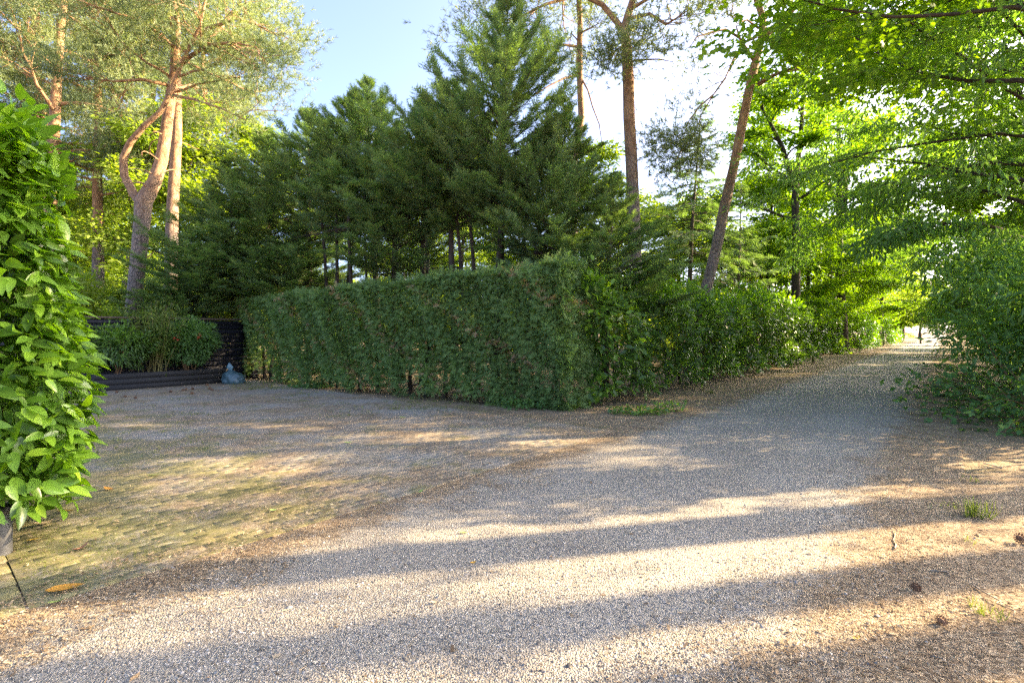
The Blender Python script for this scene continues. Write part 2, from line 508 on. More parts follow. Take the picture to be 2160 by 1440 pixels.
# ------------------------------------------------------------------ ground, lane, paving
def sheet(name, x0, x1, y0, y1, z, mat, label, nx=2, ny=2, rz=0.0):
    xs, ys = np.linspace(x0, x1, nx), np.linspace(y0, y1, ny)
    gx, gy = np.meshgrid(xs, ys)
    v = np.stack([gx.ravel(), gy.ravel(), np.full(gx.size, z)], -1)
    i = (np.arange(ny - 1)[:, None] * nx + np.arange(nx - 1)[None]).reshape(-1)
    f = np.stack([i, i + 1, i + nx + 1, i + nx], -1)
    o = MB().add(v, f).build(name, mat, rot=(0, 0, rz))
    return tag(o, label, None, None, 'structure')
sheet('ground', -900, 900, -300, 1500, 0.0, M['ground'], 'brown forest floor of needles and fallen leaves')
sheet('road', -4.0, 0.15, -14, 320, 0.012, M['road'], 'grey gravel lane running off between hedges and trees', rz=-A)
PAV_U0, PAV_U1, PAV_S0, PAV_S1 = -16.1, -3.75, 0.42, 6.85
pav = sheet('pavement', PAV_U0, PAV_U1, PAV_S0, PAV_S1, 0.01835, M['paver_far'], 'mossy grey brick paved driveway between the hedges', rz=-A)

def paver_mesh(L, W, H=.05, bv=.003):
    m = MB()
    a, b = L / 2 - .0012, W / 2 - .0012
    v = [(-a,-b,-H),(a,-b,-H),(a,b,-H),(-a,b,-H),(-a,-b,-bv),(a,-b,-bv),(a,b,-bv),(-a,b,-bv),
         (-a+bv,-b+bv,0),(a-bv,-b+bv,0),(a-bv,b-bv,0),(-a+bv,b-bv,0)]
    f = [(8,9,10,11)] + [(i, (i+1) % 4, 4 + (i+1) % 4, 4 + i) for i in range(4)] + [(4+i, 4+(i+1) % 4, 8+(i+1) % 4, 8+i) for i in range(4)]
    m.add(v, f)
    return m, np.array(v, float), np.array(f)
rng = np.random.default_rng(11)
pm, PV_V, PV_F = paver_mesh(.20, .10)
paver_me = pm.mesh('paver', M['paver'])
spots = []
for i in range(int((PAV_U1 - PAV_U0) / .10)):
    u = PAV_U1 - .05 - i * .10
    off = (.10 if i % 2 else 0)
    for j in range(int((PAV_S1 - PAV_S0) / .20)):
        s = PAV_S0 + .10 + j * .20 + off
        if s + .1 > PAV_S1 + .05: continue
        spots.append((u, s))
spots = np.array(spots)
wp = spots[:, :1] * NX + spots[:, 1:] * DX
vis = (np.abs(wp[:, 0] / wp[:, 1]) < 1.0)
order = np.argsort(np.where(vis, wp[:, 1], 99))
tz = .0184 + rng.normal(0, .0003, len(spots))
tilt = rng.normal(0, .0022, (len(spots), 2))
for k in order[:300]:
    u, s = spots[k]
    link('paver', paver_me, pav, (u, s, tz[k]), (tilt[k, 0], tilt[k, 1], math.pi / 2 + rng.normal(0, .012)))
bs_me = paver_mesh(.21, .165, bv=.008)[0].mesh('border_stone', M['paver'])
for k in range(16):
    link('border_stone', bs_me, pav, (-3.75 - .105 - k * .222, PAV_S0 - .087, .020 + rng.normal(0, .002)), (rng.normal(0, .02), rng.normal(0, .02), rng.normal(0, .02)))
rest = order[300:]
Mx = np.zeros((len(rest), 3, 3))
Mx[:, 0, 1], Mx[:, 1, 0], Mx[:, 2, 2] = 1, -1, 1
Mx[:, 0, 2], Mx[:, 1, 2] = tilt[rest, 0], tilt[rest, 1]
far = MB().inst(PV_V, PV_F, Mx, np.stack([spots[rest, 0], spots[rest, 1], tz[rest]], -1), rng.random(len(rest)))
far.build('pavers', M['paver_far'], pav, kind='stuff')

# ------------------------------------------------------------------ tree builders
def path(rng, p, d, L, n, wob, up=0.0):
    pts = [np.array(p, float)]
    d = np.array(d, float) / np.linalg.norm(d)
    for i in range(n):
        d = d + rng.normal(0, wob, 3) + np.array([0, 0, up / n])
        d /= np.linalg.norm(d)
        pts.append(pts[-1] + d * L / n)
    return np.array(pts)
def along(pts, t):
    x = t * (len(pts) - 1)
    i = min(int(x), len(pts) - 2)
    return pts[i] + (pts[i + 1] - pts[i]) * (x - i), unit(pts[i + 1] - pts[i])

def decid(rng, H, base, spread, leafL, nleaf, tmpl=(LEAF2_V, LEAF2_F), r0=.22, nlimb=15, droop=.0, flat=.10, trunk_pts=None, fork=None, lat=.30, az_bias=None, top=1.0, limb_up=.45):
    wood, pos, ldir = MB(), [], []
    tp = path(rng, (0, 0, 0), (rng.normal(0, .03), rng.normal(0, .03), 1), H * .9, 9, .045) if trunk_pts is None else np.asarray(trunk_pts, float)
    rad = r0 * (1 - .85 * np.linspace(0, 1, len(tp)) ** 1.1)
    rad[0] *= 1.25
    wood.tube(tp, rad, 9, wob=.05, rng=rng)
    limbs = []
    ga = rng.uniform(0, 6.28)
    for i in range(nlimb):
        h = base + (top - base) * (i + rng.uniform(0, .8)) / nlimb
        t = min(.98, h)
        p, _ = along(tp, t)
        ga += 2.4 + rng.normal(0, .3)
        az = ga if az_bias is None else az_bias[0] + az_bias[1] * math.sin(ga)
        fr = (t - base) / (1 - base + 1e-6)
        L = spread * (.55 + .75 * math.sin(math.pi * min(1, .22 + .72 * fr))) * rng.uniform(.7, 1.1)
        up = limb_up + .7 * fr
        d = np.array([math.cos(az), math.sin(az), up])
        lp = path(rng, p, d, L, 6, .14, -.35 - droop)
        rr = max(.012, np.interp(t, np.linspace(0, 1, len(tp)), rad) * .5)
        wood.tube(lp, rr * (1 - .82 * np.linspace(0, 1, 7)), 5, cap=False)
        limbs.append((lp, L, rr))
    if fork is not None:
        for lp, rr in fork:
            lp = np.asarray(lp, float)
            wood.tube(lp, np.linspace(rr, rr * .3, len(lp)), 7, cap=False, wob=.04, rng=rng)
            for k in range(4):
                p, dd = along(lp, .35 + .2 * k)
                q = path(rng, p, dd + rng.normal(0, .5, 3), spread * .5, 5, .14, -.3)
                wood.tube(q, rr * .35 * (1 - .8 * np.linspace(0, 1, 6)), 4, cap=False)
                limbs.append((q, spread * .5, rr * .35))
    for lp, L, rr in limbs:
        for k in range(7):
            t = .22 + .78 * (k + rng.uniform(0, .8)) / 7
            p, dd = along(lp, min(t, .99))
            sd = unit(dd + np.array([rng.normal(0, .75), rng.normal(0, .75), rng.normal(.05, .22)]))
            sp = path(rng, p, sd, max(.5, L * .5 * (1.15 - .6 * t)), 4, .15, -.25 - droop)
            wood.tube(sp, rr * .25 * (1 - .8 * np.linspace(0, 1, 5)), 3, cap=False)
            pos.append(sp)
    P = np.array(pos)
    n = nleaf
    si = rng.integers(0, len(P), n)
    tt = rng.random(n) ** .8 * 3.999
    ii = tt.astype(int)
    fr = (tt - ii)[:, None]
    c = P[si, ii] * (1 - fr) + P[si, ii + 1] * fr
    dd = unit(P[si, ii + 1] - P[si, ii])
    off = rng.normal(0, 1, (n, 3)) * np.array([lat, lat, flat])
    c = c + off
    ax = unit(dd * .5 + off * np.array([1, 1, .3]) / lat * .6 + rng.normal(0, .35, (n, 3)) + np.array([0, 0, -.25 - droop * 1.2]))
    nr = unit(np.array([0, 0, 1.0]) + rng.normal(0, .45, (n, 3)))
    crown = MB().inst(tmpl[0], tmpl[1], frames(ax, nr, leafL * rng.uniform(.65, 1.2, n)), c, rng.random(n))
    return wood, crown

def cypress(rng, H, R, skirt, nb=150, spr=.46, lean=(0, 0), open_=0.0, per=20, droopy=0.0):
    """feathery conifer: boughs that carry flat sprays"""
    wood, crown = MB(), MB()
    tp = path(rng, (0, 0, 0), (lean[0], lean[1], 1), H, 10, .018)
    wood.tube(tp, np.linspace(.045 + .009 * H, .008, 11), 7, wob=.05, rng=rng)
    AX, NR, C, SZ, RN = [], [], [], [], []
    for i in range(nb):
        f = (i + rng.random()) / nb
        h = skirt + (1 - skirt) * f ** 1.05
        p, _ = along(tp, min(.985, h))
        az = rng.uniform(0, 2 * math.pi)
        prof = min(1.0, ((1 - f) * 1.42) ** 1.08 + .035) * (0.85 + .15 * min(1, f * 5))
        L = R * prof * rng.uniform(.6, 1.25)
        d = np.array([math.cos(az), math.sin(az), .18 + .55 * f - droopy])
        bp = path(rng, p, d, L, 5, .10, .45 - droopy * 1.6)
        wood.tube(bp, np.linspace(.012 + .006 * L, .003, 6), 3, cap=False)
        n = max(4, int(per * (.5 + L / R)))
        t = (.22 + open_) + (.78 - open_) * rng.random(n) ** .75
        x = t * 4.999
        k = x.astype(int)
        c = bp[k] + (bp[k + 1] - bp[k]) * (x - k)[:, None]
        bd = unit(bp[k + 1] - bp[k])
        side = unit(np.cross(bd, np.array([0, 0, 1.0])))
        sg = rng.choice([-1, 1], n)[:, None] * rng.uniform(.1, 1.0, (n, 1))
        ax = unit(bd + side * sg + rng.normal(0, .22, (n, 3)) + np.array([0, 0, -.12 - droopy * .8]))
        AX.append(ax); C.append(c)
        NR.append(unit(np.array([0, 0, 1.0]) + rng.normal(0, .30, (n, 3)) + bd * .25))
        SZ.append(spr * rng.uniform(.6, 1.15, n) * (1 - .58 * f))
        RN.append(np.clip(rng.normal(.28 + .5 * t, .18, n), 0, 1))  # sprays paler towards the tips, painting the lit edges of the boughs
    AX, NR, C, SZ, RN = map(np.concatenate, (AX, NR, C, SZ, RN))
    w = rng.integers(0, 3, len(C))
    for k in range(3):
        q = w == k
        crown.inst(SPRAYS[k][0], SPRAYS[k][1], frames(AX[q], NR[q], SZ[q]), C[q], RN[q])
    return wood, crown

def pine(rng, trunk, rad, limbs, ntuft=2600, tl=.17, bare=None):
    """trunk: points; limbs: list of (points, radius, foliage weight)"""
    wood, crown = MB(), MB()
    wood.tube(trunk, rad, 12, wob=.035, rng=rng)
    ends = []
    for pts, rr, wgt in limbs:
        pts = np.asarray(pts, float)
        wood.tube(pts, np.linspace(rr, rr * .25, len(pts)), 8 if rr > .05 else 5, cap=False, wob=.05, rng=rng)
        if wgt <= 0: continue
        L = np.sum(np.linalg.norm(np.diff(pts, axis=0), axis=1))
        for k in range(int(5 + 3 * wgt)):
            p, d = along(pts, min(.99, .35 + .65 * rng.random()))
            q = path(rng, p, d + rng.normal(0, .7, 3) * np.array([1, 1, .45]), L * rng.uniform(.25, .5), 4, .22, .1)
            wood.tube(q, np.linspace(rr * .3, rr * .08, 5), 4, cap=False)
            for e in range(4):
                pe, de = along(q, min(.99, .4 + .6 * rng.random()))
                q2 = path(rng, pe, de + rng.normal(0, .6, 3) * np.array([1, 1, .5]), L * .16 + .25, 3, .2, .2)
                wood.tube(q2, np.linspace(rr * .12, rr * .04, 4), 3, cap=False)
                ends.append((q2[-1], q2[-1] - q2[0], wgt))
    if ends:
        P = np.array([e[0] for e in ends])
        D = unit(np.array([e[1] for e in ends]))
        W = np.array([e[2] for e in ends], float)
        i = rng.choice(len(P), ntuft, p=W / W.sum())
        off = rng.normal(0, 1, (ntuft, 3)) * np.array([.34, .34, .15])
        c = P[i] + off
        ax = unit(D[i] * .5 + off * 1.2 + np.array([0, 0, .45]) + rng.normal(0, .3, (ntuft, 3)))
        fr = frames(ax, rdir(rng, ntuft), tl * rng.uniform(.7, 1.3, ntuft))
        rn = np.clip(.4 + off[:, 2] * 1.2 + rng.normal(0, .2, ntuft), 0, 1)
        k = rng.integers(0, 4, ntuft)
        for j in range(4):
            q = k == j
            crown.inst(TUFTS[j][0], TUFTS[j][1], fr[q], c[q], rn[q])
    return wood, crown

def bush(rng, R, H, n, leafL, tmpl=(LEAF2_V, LEAF2_F), lumps=9, stems=6, z0=.1):
    wood, crown = MB(), MB()
    cs = []
    for i in range(lumps):
        a, q = rng.uniform(0, 6.28), rng.random() ** .5
        h = rng.uniform(.3, .85)
        cs.append((R * .6 * q * math.cos(a), R * .6 * q * math.sin(a), H * h, R * rng.uniform(.32, .55)))
    cs = np.array(cs)
    for i in range(stems):
        c = cs[i % lumps]
        wood.tube(path(rng, (rng.normal(0, .12), rng.normal(0, .12), 0), (c[0], c[1], c[2] * 1.2), np.linalg.norm(c[:3]), 5, .08), np.linspace(.022, .008, 6), 5, cap=False)
    i = rng.integers(0, lumps, n)
    d = rdir(rng, n)
    d[:, 2] = d[:, 2] * .8 + .15
    rr = cs[i, 3] * rng.random(n) ** .3 * rng.uniform(.85, 1.2, n)
    c = cs[i, :3] + d * rr[:, None] * np.array([1, 1, .8])
    keep = c[:, 2] > z0
    c, d = c[keep], d[keep]
    m = len(c)
    ax = unit(d + rng.normal(0, .5, (m, 3)) + np.array([0, 0, -.2]))
    nr = unit(d * .6 + np.array([0, 0, .8]) + rng.normal(0, .4, (m, 3)))
    crown.inst(tmpl[0], tmpl[1], frames(ax, nr, leafL * rng.uniform(.65, 1.2, m)), c, rng.random(m))
    return wood, crown

def thing(name, loc, label, cat, wood, crown, wm, cm, group=None, rz=0.0, crown_name='crown', wood_name='trunk'):
    o = empty(name, loc, label, cat, group, rz)
    wood.build(wood_name, wm, o, smooth=True)
    if crown is not None and crown.n: crown.build(crown_name, cm, o)
    return o

# ------------------------------------------------------------------ clipped conifer hedge (across the back of the driveway)
rng = np.random.default_rng(21)
HU0, HU1 = -17.6, -5.55
def hedge_s(u):   # front face of the hedge, read off its foot in the picture
    return np.interp(u, [-17.6, -11.9, -8.7, -5.5], [6.85, 6.95, 7.3, 8.0])
def hedge_h(u):
    return np.interp(u, [-17.6, -12, -8.6, -5.5], [2.42, 2.55, 2.64, 2.80]) + .04 * np.sin(u * 2.1) + .03 * np.sin(u * 5.3 + 1)
hedge = empty('conifer_hedge', US(-11.5, 7.5), 'tall clipped green conifer hedge along the paved driveway, bare at its foot', 'hedge')
hb = US(-11.5, 7.5)
fol = MB()
def hedge_layer(n, depth, size, rlo, rhi, d0=0.0):
    face = rng.random(n)
    u = rng.uniform(HU0, HU1, n)
    z = rng.random(n) ** .92
    hh = hedge_h(u)
    s = hedge_s(u) + .06 * np.sin(u * 3 + z * 5) + .05 * np.sin(u * 7 + z * 11) + d0 + rng.random(n) * depth
    zz = z * hh
    nrm = np.tile(-DX, (n, 1))
    # top
    q = face < .16
    zz[q] = hh[q] - rng.random(q.sum()) * depth * .5
    s[q] = hedge_s(u[q]) + rng.uniform(0, 1.05, q.sum())
    nrm[q] = (0, 0, 1)
    # end that faces the lane
    e = (face > .16) & (face < .25)
    u[e] = HU1 + .05 * np.sin(zz[e] * 7) - rng.random(e.sum()) * depth
    s[e] = hedge_s(u[e]) + rng.uniform(0, 1.0, e.sum())
    nrm[e] = NX
    b = (face > .25) & (face < .33)
    s[b] = hedge_s(u[b]) + 1.0 - rng.random(b.sum()) * depth
    nrm[b] = DX
    # bare foot with gaps
    foot = .10 + .14 * np.sin(u * 1.7) ** 2 + .12 * np.maximum(0, np.sin(u * 4.1 + 1.3))
    gap = np.where((u < -15.0) & (u > -16.6), .75, 0) + np.where((u > -9.5) & (u < -8.9), .5, 0) + np.where(u > -7.2, -.25, 0)
    keep = (zz > foot + gap) | (rng.random(n) < np.clip(zz / (foot + gap + .05), 0, 1) ** 2 * .55)
    u, s, zz, nrm = u[keep], s[keep], zz[keep], nrm[keep]
    m = len(u)
    c = u[:, None] * NX + s[:, None] * DX + zz[:, None] * np.array([0, 0, 1.0])
    tang = np.cross(nrm, np.array([0, 0, 1.0]))
    tang = np.where(np.linalg.norm(tang, axis=1)[:, None] < .1, NX[None], unit(tang + 1e-6))
    ax = unit(nrm * rng.uniform(.15, .75, (m, 1)) - tang * rng.normal(.3, .8, (m, 1)) + np.array([0, 0, 1.0]) * rng.normal(-.05, .35, (m, 1)))
    nr = unit(nrm * .75 + np.array([0, 0, .6]) + rng.normal(0, .45, (m, 3)))
    sz = size * rng.uniform(.55, 1.2, m)
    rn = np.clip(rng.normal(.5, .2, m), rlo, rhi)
    brown = (np.sin(u * 2.3 + zz * 4.0) > .9) & (rng.random(m) < .30)
    rn[brown] = 1.25
    w = rng.integers(0, 3, m)
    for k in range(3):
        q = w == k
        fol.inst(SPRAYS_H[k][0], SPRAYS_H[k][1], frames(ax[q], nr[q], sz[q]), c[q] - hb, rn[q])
hedge_layer(12000, .10, .26, 0, .35, .14)  # inner layer held to the dark tones, painting the shade within
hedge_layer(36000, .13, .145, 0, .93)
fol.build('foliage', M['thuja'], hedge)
stem_me = []
for k in range(3):
    m = MB()
    p = path(rng, (0, 0, -.05), (rng.normal(0, .04), rng.normal(0, .04), 1), 2.3, 7, .05)
    m.tube(p, np.linspace(.055, .02, 8), 7, wob=.08, rng=rng)
    for j in range(26):
        q, _ = along(p, rng.uniform(.05, .95))
        m.tube(path(rng, q, rdir(rng, 1)[0] * np.array([1, 1, .35]), rng.uniform(.3, .55), 3, .15), np.linspace(.010, .004, 4), 3, cap=False)
    stem_me.append(m.mesh('stem', M['bark_dark'], True))
for i in range(22):
    u = HU0 + .35 + i * .54 + rng.normal(0, .05)
    link('stem', stem_me[i % 3], hedge, US(u, float(hedge_s(u)) + .55 + rng.normal(0, .06)) - hb, (0, 0, rng.uniform(0, 6.28)))

# ------------------------------------------------------------------ laurel hedges
def laurel_hedge(name, label, u0, u1, s0, s1, h, n, leafL, mat, tmpl, seed, z0=.18, round_=.35, single=0, stems=10, depth=.32, bulge=.12, group='laurel hedges beside the lane', visible=None):
    rng = np.random.default_rng(seed)
    base = US((u0 + u1) / 2, (s0 + s1) / 2)
    o = empty(name, base, label, 'hedge', group)
    a, b = (u1 - u0) / 2, (s1 - s0) / 2
    # sample a rounded box surface by area
    areas = np.array([2 * b * h, 2 * b * h * .25, 2 * a * h, 2 * a * h, 4 * a * b])
    face = rng.choice(5, n, p=areas / areas.sum())
    x, y, z = rng.uniform(-a, a, n), rng.uniform(-b, b, n), rng.uniform(z0, h, n)
    nr = np.zeros((n, 3))
    for k, (ax_, val, nv) in enumerate(((0, a, (1, 0, 0)), (0, -a, (-1, 0, 0)), (1, -b, (0, -1, 0)), (1, b, (0, 1, 0)), (2, h, (0, 0, 1)))):
        q = face == k
        (x, y, z)[ax_][q] = val
        nr[q] = nv
    # round the corners
    P = np.stack([x, y, z], -1)
    core = np.stack([np.clip(x, -a + round_, a - round_), np.clip(y, -b + round_, b - round_), np.clip(z, 0, h - round_)], -1)
    v = P - core
    L = np.linalg.norm(v, axis=1, keepdims=True)
    nn = np.where(L > 1e-4, v / np.maximum(L, 1e-4), nr)
    P = core + nn * np.minimum(L, round_)
    ph = rng.uniform(0, 6, 4)
    lump = bulge * (np.sin(y * 2.1 + z * 1.3 + ph[0]) + np.sin(y * 4.3 - z * 2.9 + ph[1]) * .7 + np.sin(x * 3.1 + z * 3.7 + ph[2]) * .6)
    dep = rng.random(n) ** 1.4 * depth
    P = P + nn * (lump - dep)[:, None]
    top = np.clip((P[:, 2] - h * .72) / (h * .3), 0, 1)
    P[:, 2] += top * rng.exponential(.10, n)
    keep = P[:, 2] > z0 * (.5 + rng.random(n) + .7 * np.sin(y * 3.7 + ph[3]) ** 2)
    P, nn, dep, top = P[keep], nn[keep], dep[keep], top[keep]
    m = len(P)
    ax = unit(nn * .75 + rng.normal(0, .55, (m, 3)) + np.array([0, 0, 1.0]) * (-.30 + .75 * top)[:, None])
    nrm = unit(nn * .7 + np.array([0, 0, .7]) + rng.normal(0, .4, (m, 3)))
    sz = leafL * rng.uniform(.65, 1.2, m)
    rn = np.clip(rng.normal(.36, .18, m) + .6 * top - .5 * dep, 0, 1)  # young top shoots; sun on them and shade inside painted into the tint
    R3 = np.stack([NX, DX, [0, 0, 1]])
    Pw, axw, nw = P @ R3, ax @ R3, nrm @ R3
    fr = frames(axw, nw, sz)
    fol = MB()
    w = np.ones(m, bool)
    if single:
        wpn = Pw + base
        dist = np.linalg.norm(wpn - np.array([0, 0, CAM_H]), axis=1)
        inside = (np.abs(wpn[:, 0] / np.maximum(wpn[:, 1], .01)) < .99) & (wpn[:, 1] > .1)
        score = dist + dep * 6 + np.where(inside, 0, 100)
        idx = np.argsort(score)[:single]
        w[idx] = False
        lm = MB().add(tmpl[0], tmpl[1]).mesh('leaf', M['laurel_obj'], True)
        from mathutils import Matrix
        for k in idx:
            lo = link('leaf', lm, o)
            mt = Matrix.Identity(4)
            for r in range(3):
                for c in range(3): mt[r][c] = fr[k][c][r]
                mt[r][3] = Pw[k][r]
            lo.matrix_local = mt
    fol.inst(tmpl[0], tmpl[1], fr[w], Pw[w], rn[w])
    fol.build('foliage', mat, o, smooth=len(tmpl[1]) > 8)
    for i in range(stems):
        wd = MB()
        p0 = np.array([rng.uniform(-a, a) * .4, rng.uniform(-b, b) * .7, -.03])
        for j in range(3):
            pp = path(rng, p0, (rng.normal(0, .10), rng.normal(0, .10), 1), h * rng.uniform(.5, .75), 6, .05)
            wd.tube(pp @ R3, np.linspace(.026, .007, 7), 5, cap=False)
        wd.build('stem', M['bark_dark'], o, smooth=True)
    return o
LG = 'laurel hedges beside the lane'
laurel_hedge('laurel_hedge', 'glossy laurel hedge with bright young top shoots, beside the end of the clipped conifer hedge', -6.6, -5.05, 8.75, 18.2, 2.42, 12000, .185, M['laurel_dark'], (LAUREL4_V, LAUREL4_F), 31, single=220, bulge=.2, round_=.5)
laurel_hedge('laurel_hedge', 'bulging laurel hedge ending at the short pale post by the lane', -6.7, -5.15, 18.6, 28.2, 2.6, 11000, .20, M['laurel_dark'], (LAUREL4_V, LAUREL4_F), 32, bulge=.28, round_=.55)
laurel_hedge('laurel_hedge', 'set back dark laurel hedge starting beyond the short pale post', -7.6, -6.0, 31, 46, 2.75, 10000, .25, M['laurel_dark'], (LEAF2_V, LEAF2_F), 33)
laurel_hedge('laurel_hedge', 'sunlit yellowish laurel hedge beyond the dark set back one', -6.9, -5.0, 48, 61, 2.7, 4000, .26, M['laurel'], (LEAF2_V, LEAF2_F), 34)
laurel_hedge('laurel_hedge', 'farthest low bright hedge before the lane opens out', -6.4, -4.6, 66, 88, 2.6, 4000, .3, M['laurel'], (LEAF2_V, LEAF2_F), 35)
# the big laurel at the near corner of the driveway
laurel_hedge('laurel_hedge', 'large leaved bright green laurel at the near corner of the driveway', -6.7, -4.50, -1.1, .84, 3.0, 14000, .15, M['laurel'], (LAUREL_V, LAUREL_F), 36, z0=.25, single=300, round_=.5, depth=.45, bulge=.09)
o = empty('short_post', AT(2, 3.42), 'short grey cylindrical post with a black cap under the big laurel', 'post')
MB().tube([(0, 0, -.02), (0, 0, .15), (0, 0, .29)], .058, 20).build('shaft', M['post_metal'], o, smooth=True)
MB().tube([(0, 0, .285), (0, 0, .30), (0, 0, .335), (0, 0, .345)], [.05, .062, .062, .04], 20).build('cap', M['black'], o)
o = empty('short_post', US(-4.95, 28.6), 'short pale wooden post at the end of the bulging laurel hedge', 'post')
MB().box((-.05, -.05, -.05), (.05, .05, .62)).build('shaft', M['twig'], o)
MB().box((-.06, -.06, .62), (.06, .06, .66)).build('cap', M['brown_wood'], o)
o = empty('short_post', AT(1942, 64), 'thin dark marker post standing where the lane opens out', 'post')
MB().box((-.07, -.07, -.05), (.07, .07, 1.25)).build('shaft', M['bark_dark'], o)
MB().box((-.09, -.09, 1.25), (.09, .09, 1.36)).build('cap', M['bark_dark'], o)

# ------------------------------------------------------------------ fence, planter and its shrubs
rng = np.random.default_rng(41)
fz = empty('board_fence', US(-16.95, 3.4), 'black stained fence of overlapping horizontal boards behind the planter', 'fence', rz=-A)
nb, bh = 13, .138
bm = MB().add([(-.012,-4.2,.004),(.012,-4.2,.004),(.012,3.9,.004),(-.012,3.9,.004),(-.012,-4.2,bh),(.006,-4.2,bh),(.006,3.9,bh),(-.012,3.9,bh)],
              [(0,3,2,1),(4,5,6,7),(0,1,5,4),(1,2,6,5),(2,3,7,6),(3,0,4,7)]).mesh('board', M['black_wood'])
for i in range(nb):
    link('board', bm, fz, (rng.normal(0, .002), rng.normal(0, .02), .04 + i * bh), (rng.normal(0, .0015), rng.normal(0, .006), 0))
pmh = MB().box((-.10, -.04, -.1), (-.014, .04, 1.86)).mesh('post', M['black_wood'])
for s in (-4.1, -2.1, -.1, 1.9, 3.8): link('post', pmh, fz, (0, s, 0))
MB().box((-.11, -4.22, 1.862), (.05, 3.92, 1.91)).build('capping_rail', M['brown_wood'], fz)
pl = empty('raised_planter', US(-16.2, 4.7), 'low charcoal timber planter box along the foot of the black fence', 'planter', rz=-A)
for k in range(3):
    MB().box((-.022, -1.7, .002 + k * .145), (.0, 1.55, .140 + k * .145)).build('board', M['grey_wood'], pl)
MB().box((-.72, -1.7, .0), (-.024, -1.66, .432)).build('end_board', M['grey_wood'], pl)
MB().box((-.70, -1.65, .0), (-.024, 1.5, .385)).build('soil', M['soil'], pl)
def shrub(u, s, z, label, seed, R, H, n, leafL, mat, stemm, nst, name='shrub', tmpl=(LEAF2_V, LEAF2_F), group='shrubs in the planter', lift=.45):
    rng = np.random.default_rng(seed)
    o = empty(name, US(u, s, z), label, 'shrub', group)
    for i in range(nst):
        a = rng.uniform(0, 6.28)
        w = MB()
        w.tube(path(rng, (rng.normal(0, .06), rng.normal(0, .06), -.03), (math.cos(a) * .3, math.sin(a) * .3, 1), H * .75, 5, .06), np.linspace(.018, .007, 6), 5, cap=False)
        w.build('stem', stemm, o, smooth=True)
    d = rdir(rng, n)
    rr = rng.random(n) ** .4
    c = d * rr[:, None] * np.array([R, R * .75, H * .42]) + np.array([0, 0, H * .58])
    c += .10 * np.sin(c[:, [1, 2, 0]] * 9 + seed)
    nrm = unit(d * .5 + np.array([0, 0, .8]) + rng.normal(0, .4, (n, 3)))
    ax = unit(d + rng.normal(0, .45, (n, 3)) + np.array([0, 0, -.35]))
    MB().inst(tmpl[0], tmpl[1], frames(ax, nrm, leafL * rng.uniform(.6, 1.2, n)), c, np.clip(rng.random(n) * .7 + .25 * d[:, 2], 0, 1)).build('foliage', mat, o)
    return o
shrub(-16.5, 3.55, .385, 'dark leafy shrub on a brown stem at the open end of the planter', 51, .85, 1.3, 4200, .13, M['laurel_dark'], M['stem'], 4, tmpl=(LANCE_V, LANCE_F))
fs = shrub(-16.5, 5.15, .385, 'bright green bushy shrub with red flower heads in the planter', 52, .85, 1.5, 6500, .12, M['decid_blue'], M['stem'], 7, name='flowering_shrub', tmpl=(LANCE_V, LANCE_F))
for k, (dx, dz) in enumerate(((.62, .93), (.66, .97))):
    m = MB()
    ctr = US(*((.52, -.42) if k == 0 else (.62, .08)), .95 + .03 * k)
    c = ctr + rng.normal(0, 1, (26, 3)) * np.array([.05, .05, .035])
    m.inst(LEAF2_V, LEAF2_F, frames(rdir(rng, 26), rdir(rng, 26), rng.uniform(.04, .07, 26)), c, rng.random(26))
    m.build('flower_head', M['red'], fs)
bam = empty('bamboo', US(-16.52, 4.35, .385), 'clump of thin yellow bamboo canes with pale feathery leaves in the planter', 'bamboo', 'shrubs in the planter')
for i in range(26):
    p = path(rng, (rng.normal(0, .13), rng.normal(0, .13), -.03), (rng.normal(0, .16), rng.normal(0, .16), 1), rng.uniform(1.4, 2.1), 6, .03)
    MB().tube(p, np.linspace(.009, .003, 7), 5, cap=False).build('cane', M['culm'], bam, smooth=True)
    if i == 0: lf = MB()
    n = 130
    x = rng.uniform(.35, 1, n) * 5.99
    k = x.astype(int)
    c = p[k] + (p[k + 1] - p[k]) * (x - k)[:, None] + rng.normal(0, .13, (n, 3))
    lf.inst(LANCE_V, LANCE_F, frames(unit(rng.normal(0, .6, (n, 3)) + np.array([0, 0, -.25])), unit(np.array([0, 0, 1.]) + rng.normal(0, .5, (n, 3))), rng.uniform(.07, .13, n)), c, rng.random(n))
lf.build('leaves', M['bamboo_leaf'], bam)
# sack leaning by the hedge end
bag = empty('plastic_sack', G(493, 810), 'knotted teal plastic sack on the ground between fence and clipped hedge', 'sack')
ths = np.linspace(0, 2 * np.pi, 48, endpoint=False)
ns = len(ths)
def folds(t, z):
    return .09 * math.sin(2 * t + 1) + .05 * math.sin(5 * t + z * 17) + .035 * math.sin(11 * t - z * 40) + .03 * math.sin(z * 75 + 2.5 * math.sin(2 * t)) + .02 * math.sin(23 * t + z * 60)
prof = [(.02, 0), (.21, .0), (.25, .03), (.265, .07), (.27, .11), (.268, .15), (.265, .19), (.26, .23), (.25, .27), (.23, .305), (.19, .335), (.13, .36), (.07, .385), (.04, .41)]
v = []
for i, (r_, z) in enumerate(prof):
    k0 = max(0, (z - .28) / .13)
    for t in ths:
        k = 1 + folds(t, z)
        v.append((r_ * k * math.cos(t) * 1.08 - .09 * k0, r_ * k * math.sin(t) * .85, z * (1 - .18 * max(0, math.cos(t - .4)) * (1 - k0)) + (.012 * math.sin(7 * t + 3 * i) if z > .03 else 0)))
f = [(i * ns + j, i * ns + (j + 1) % ns, (i + 1) * ns + (j + 1) % ns, (i + 1) * ns + j) for i in range(len(prof) - 1) for j in range(ns)]
MB().add(v, f).build('sack_body', M['bag'], bag, smooth=True)
v = []
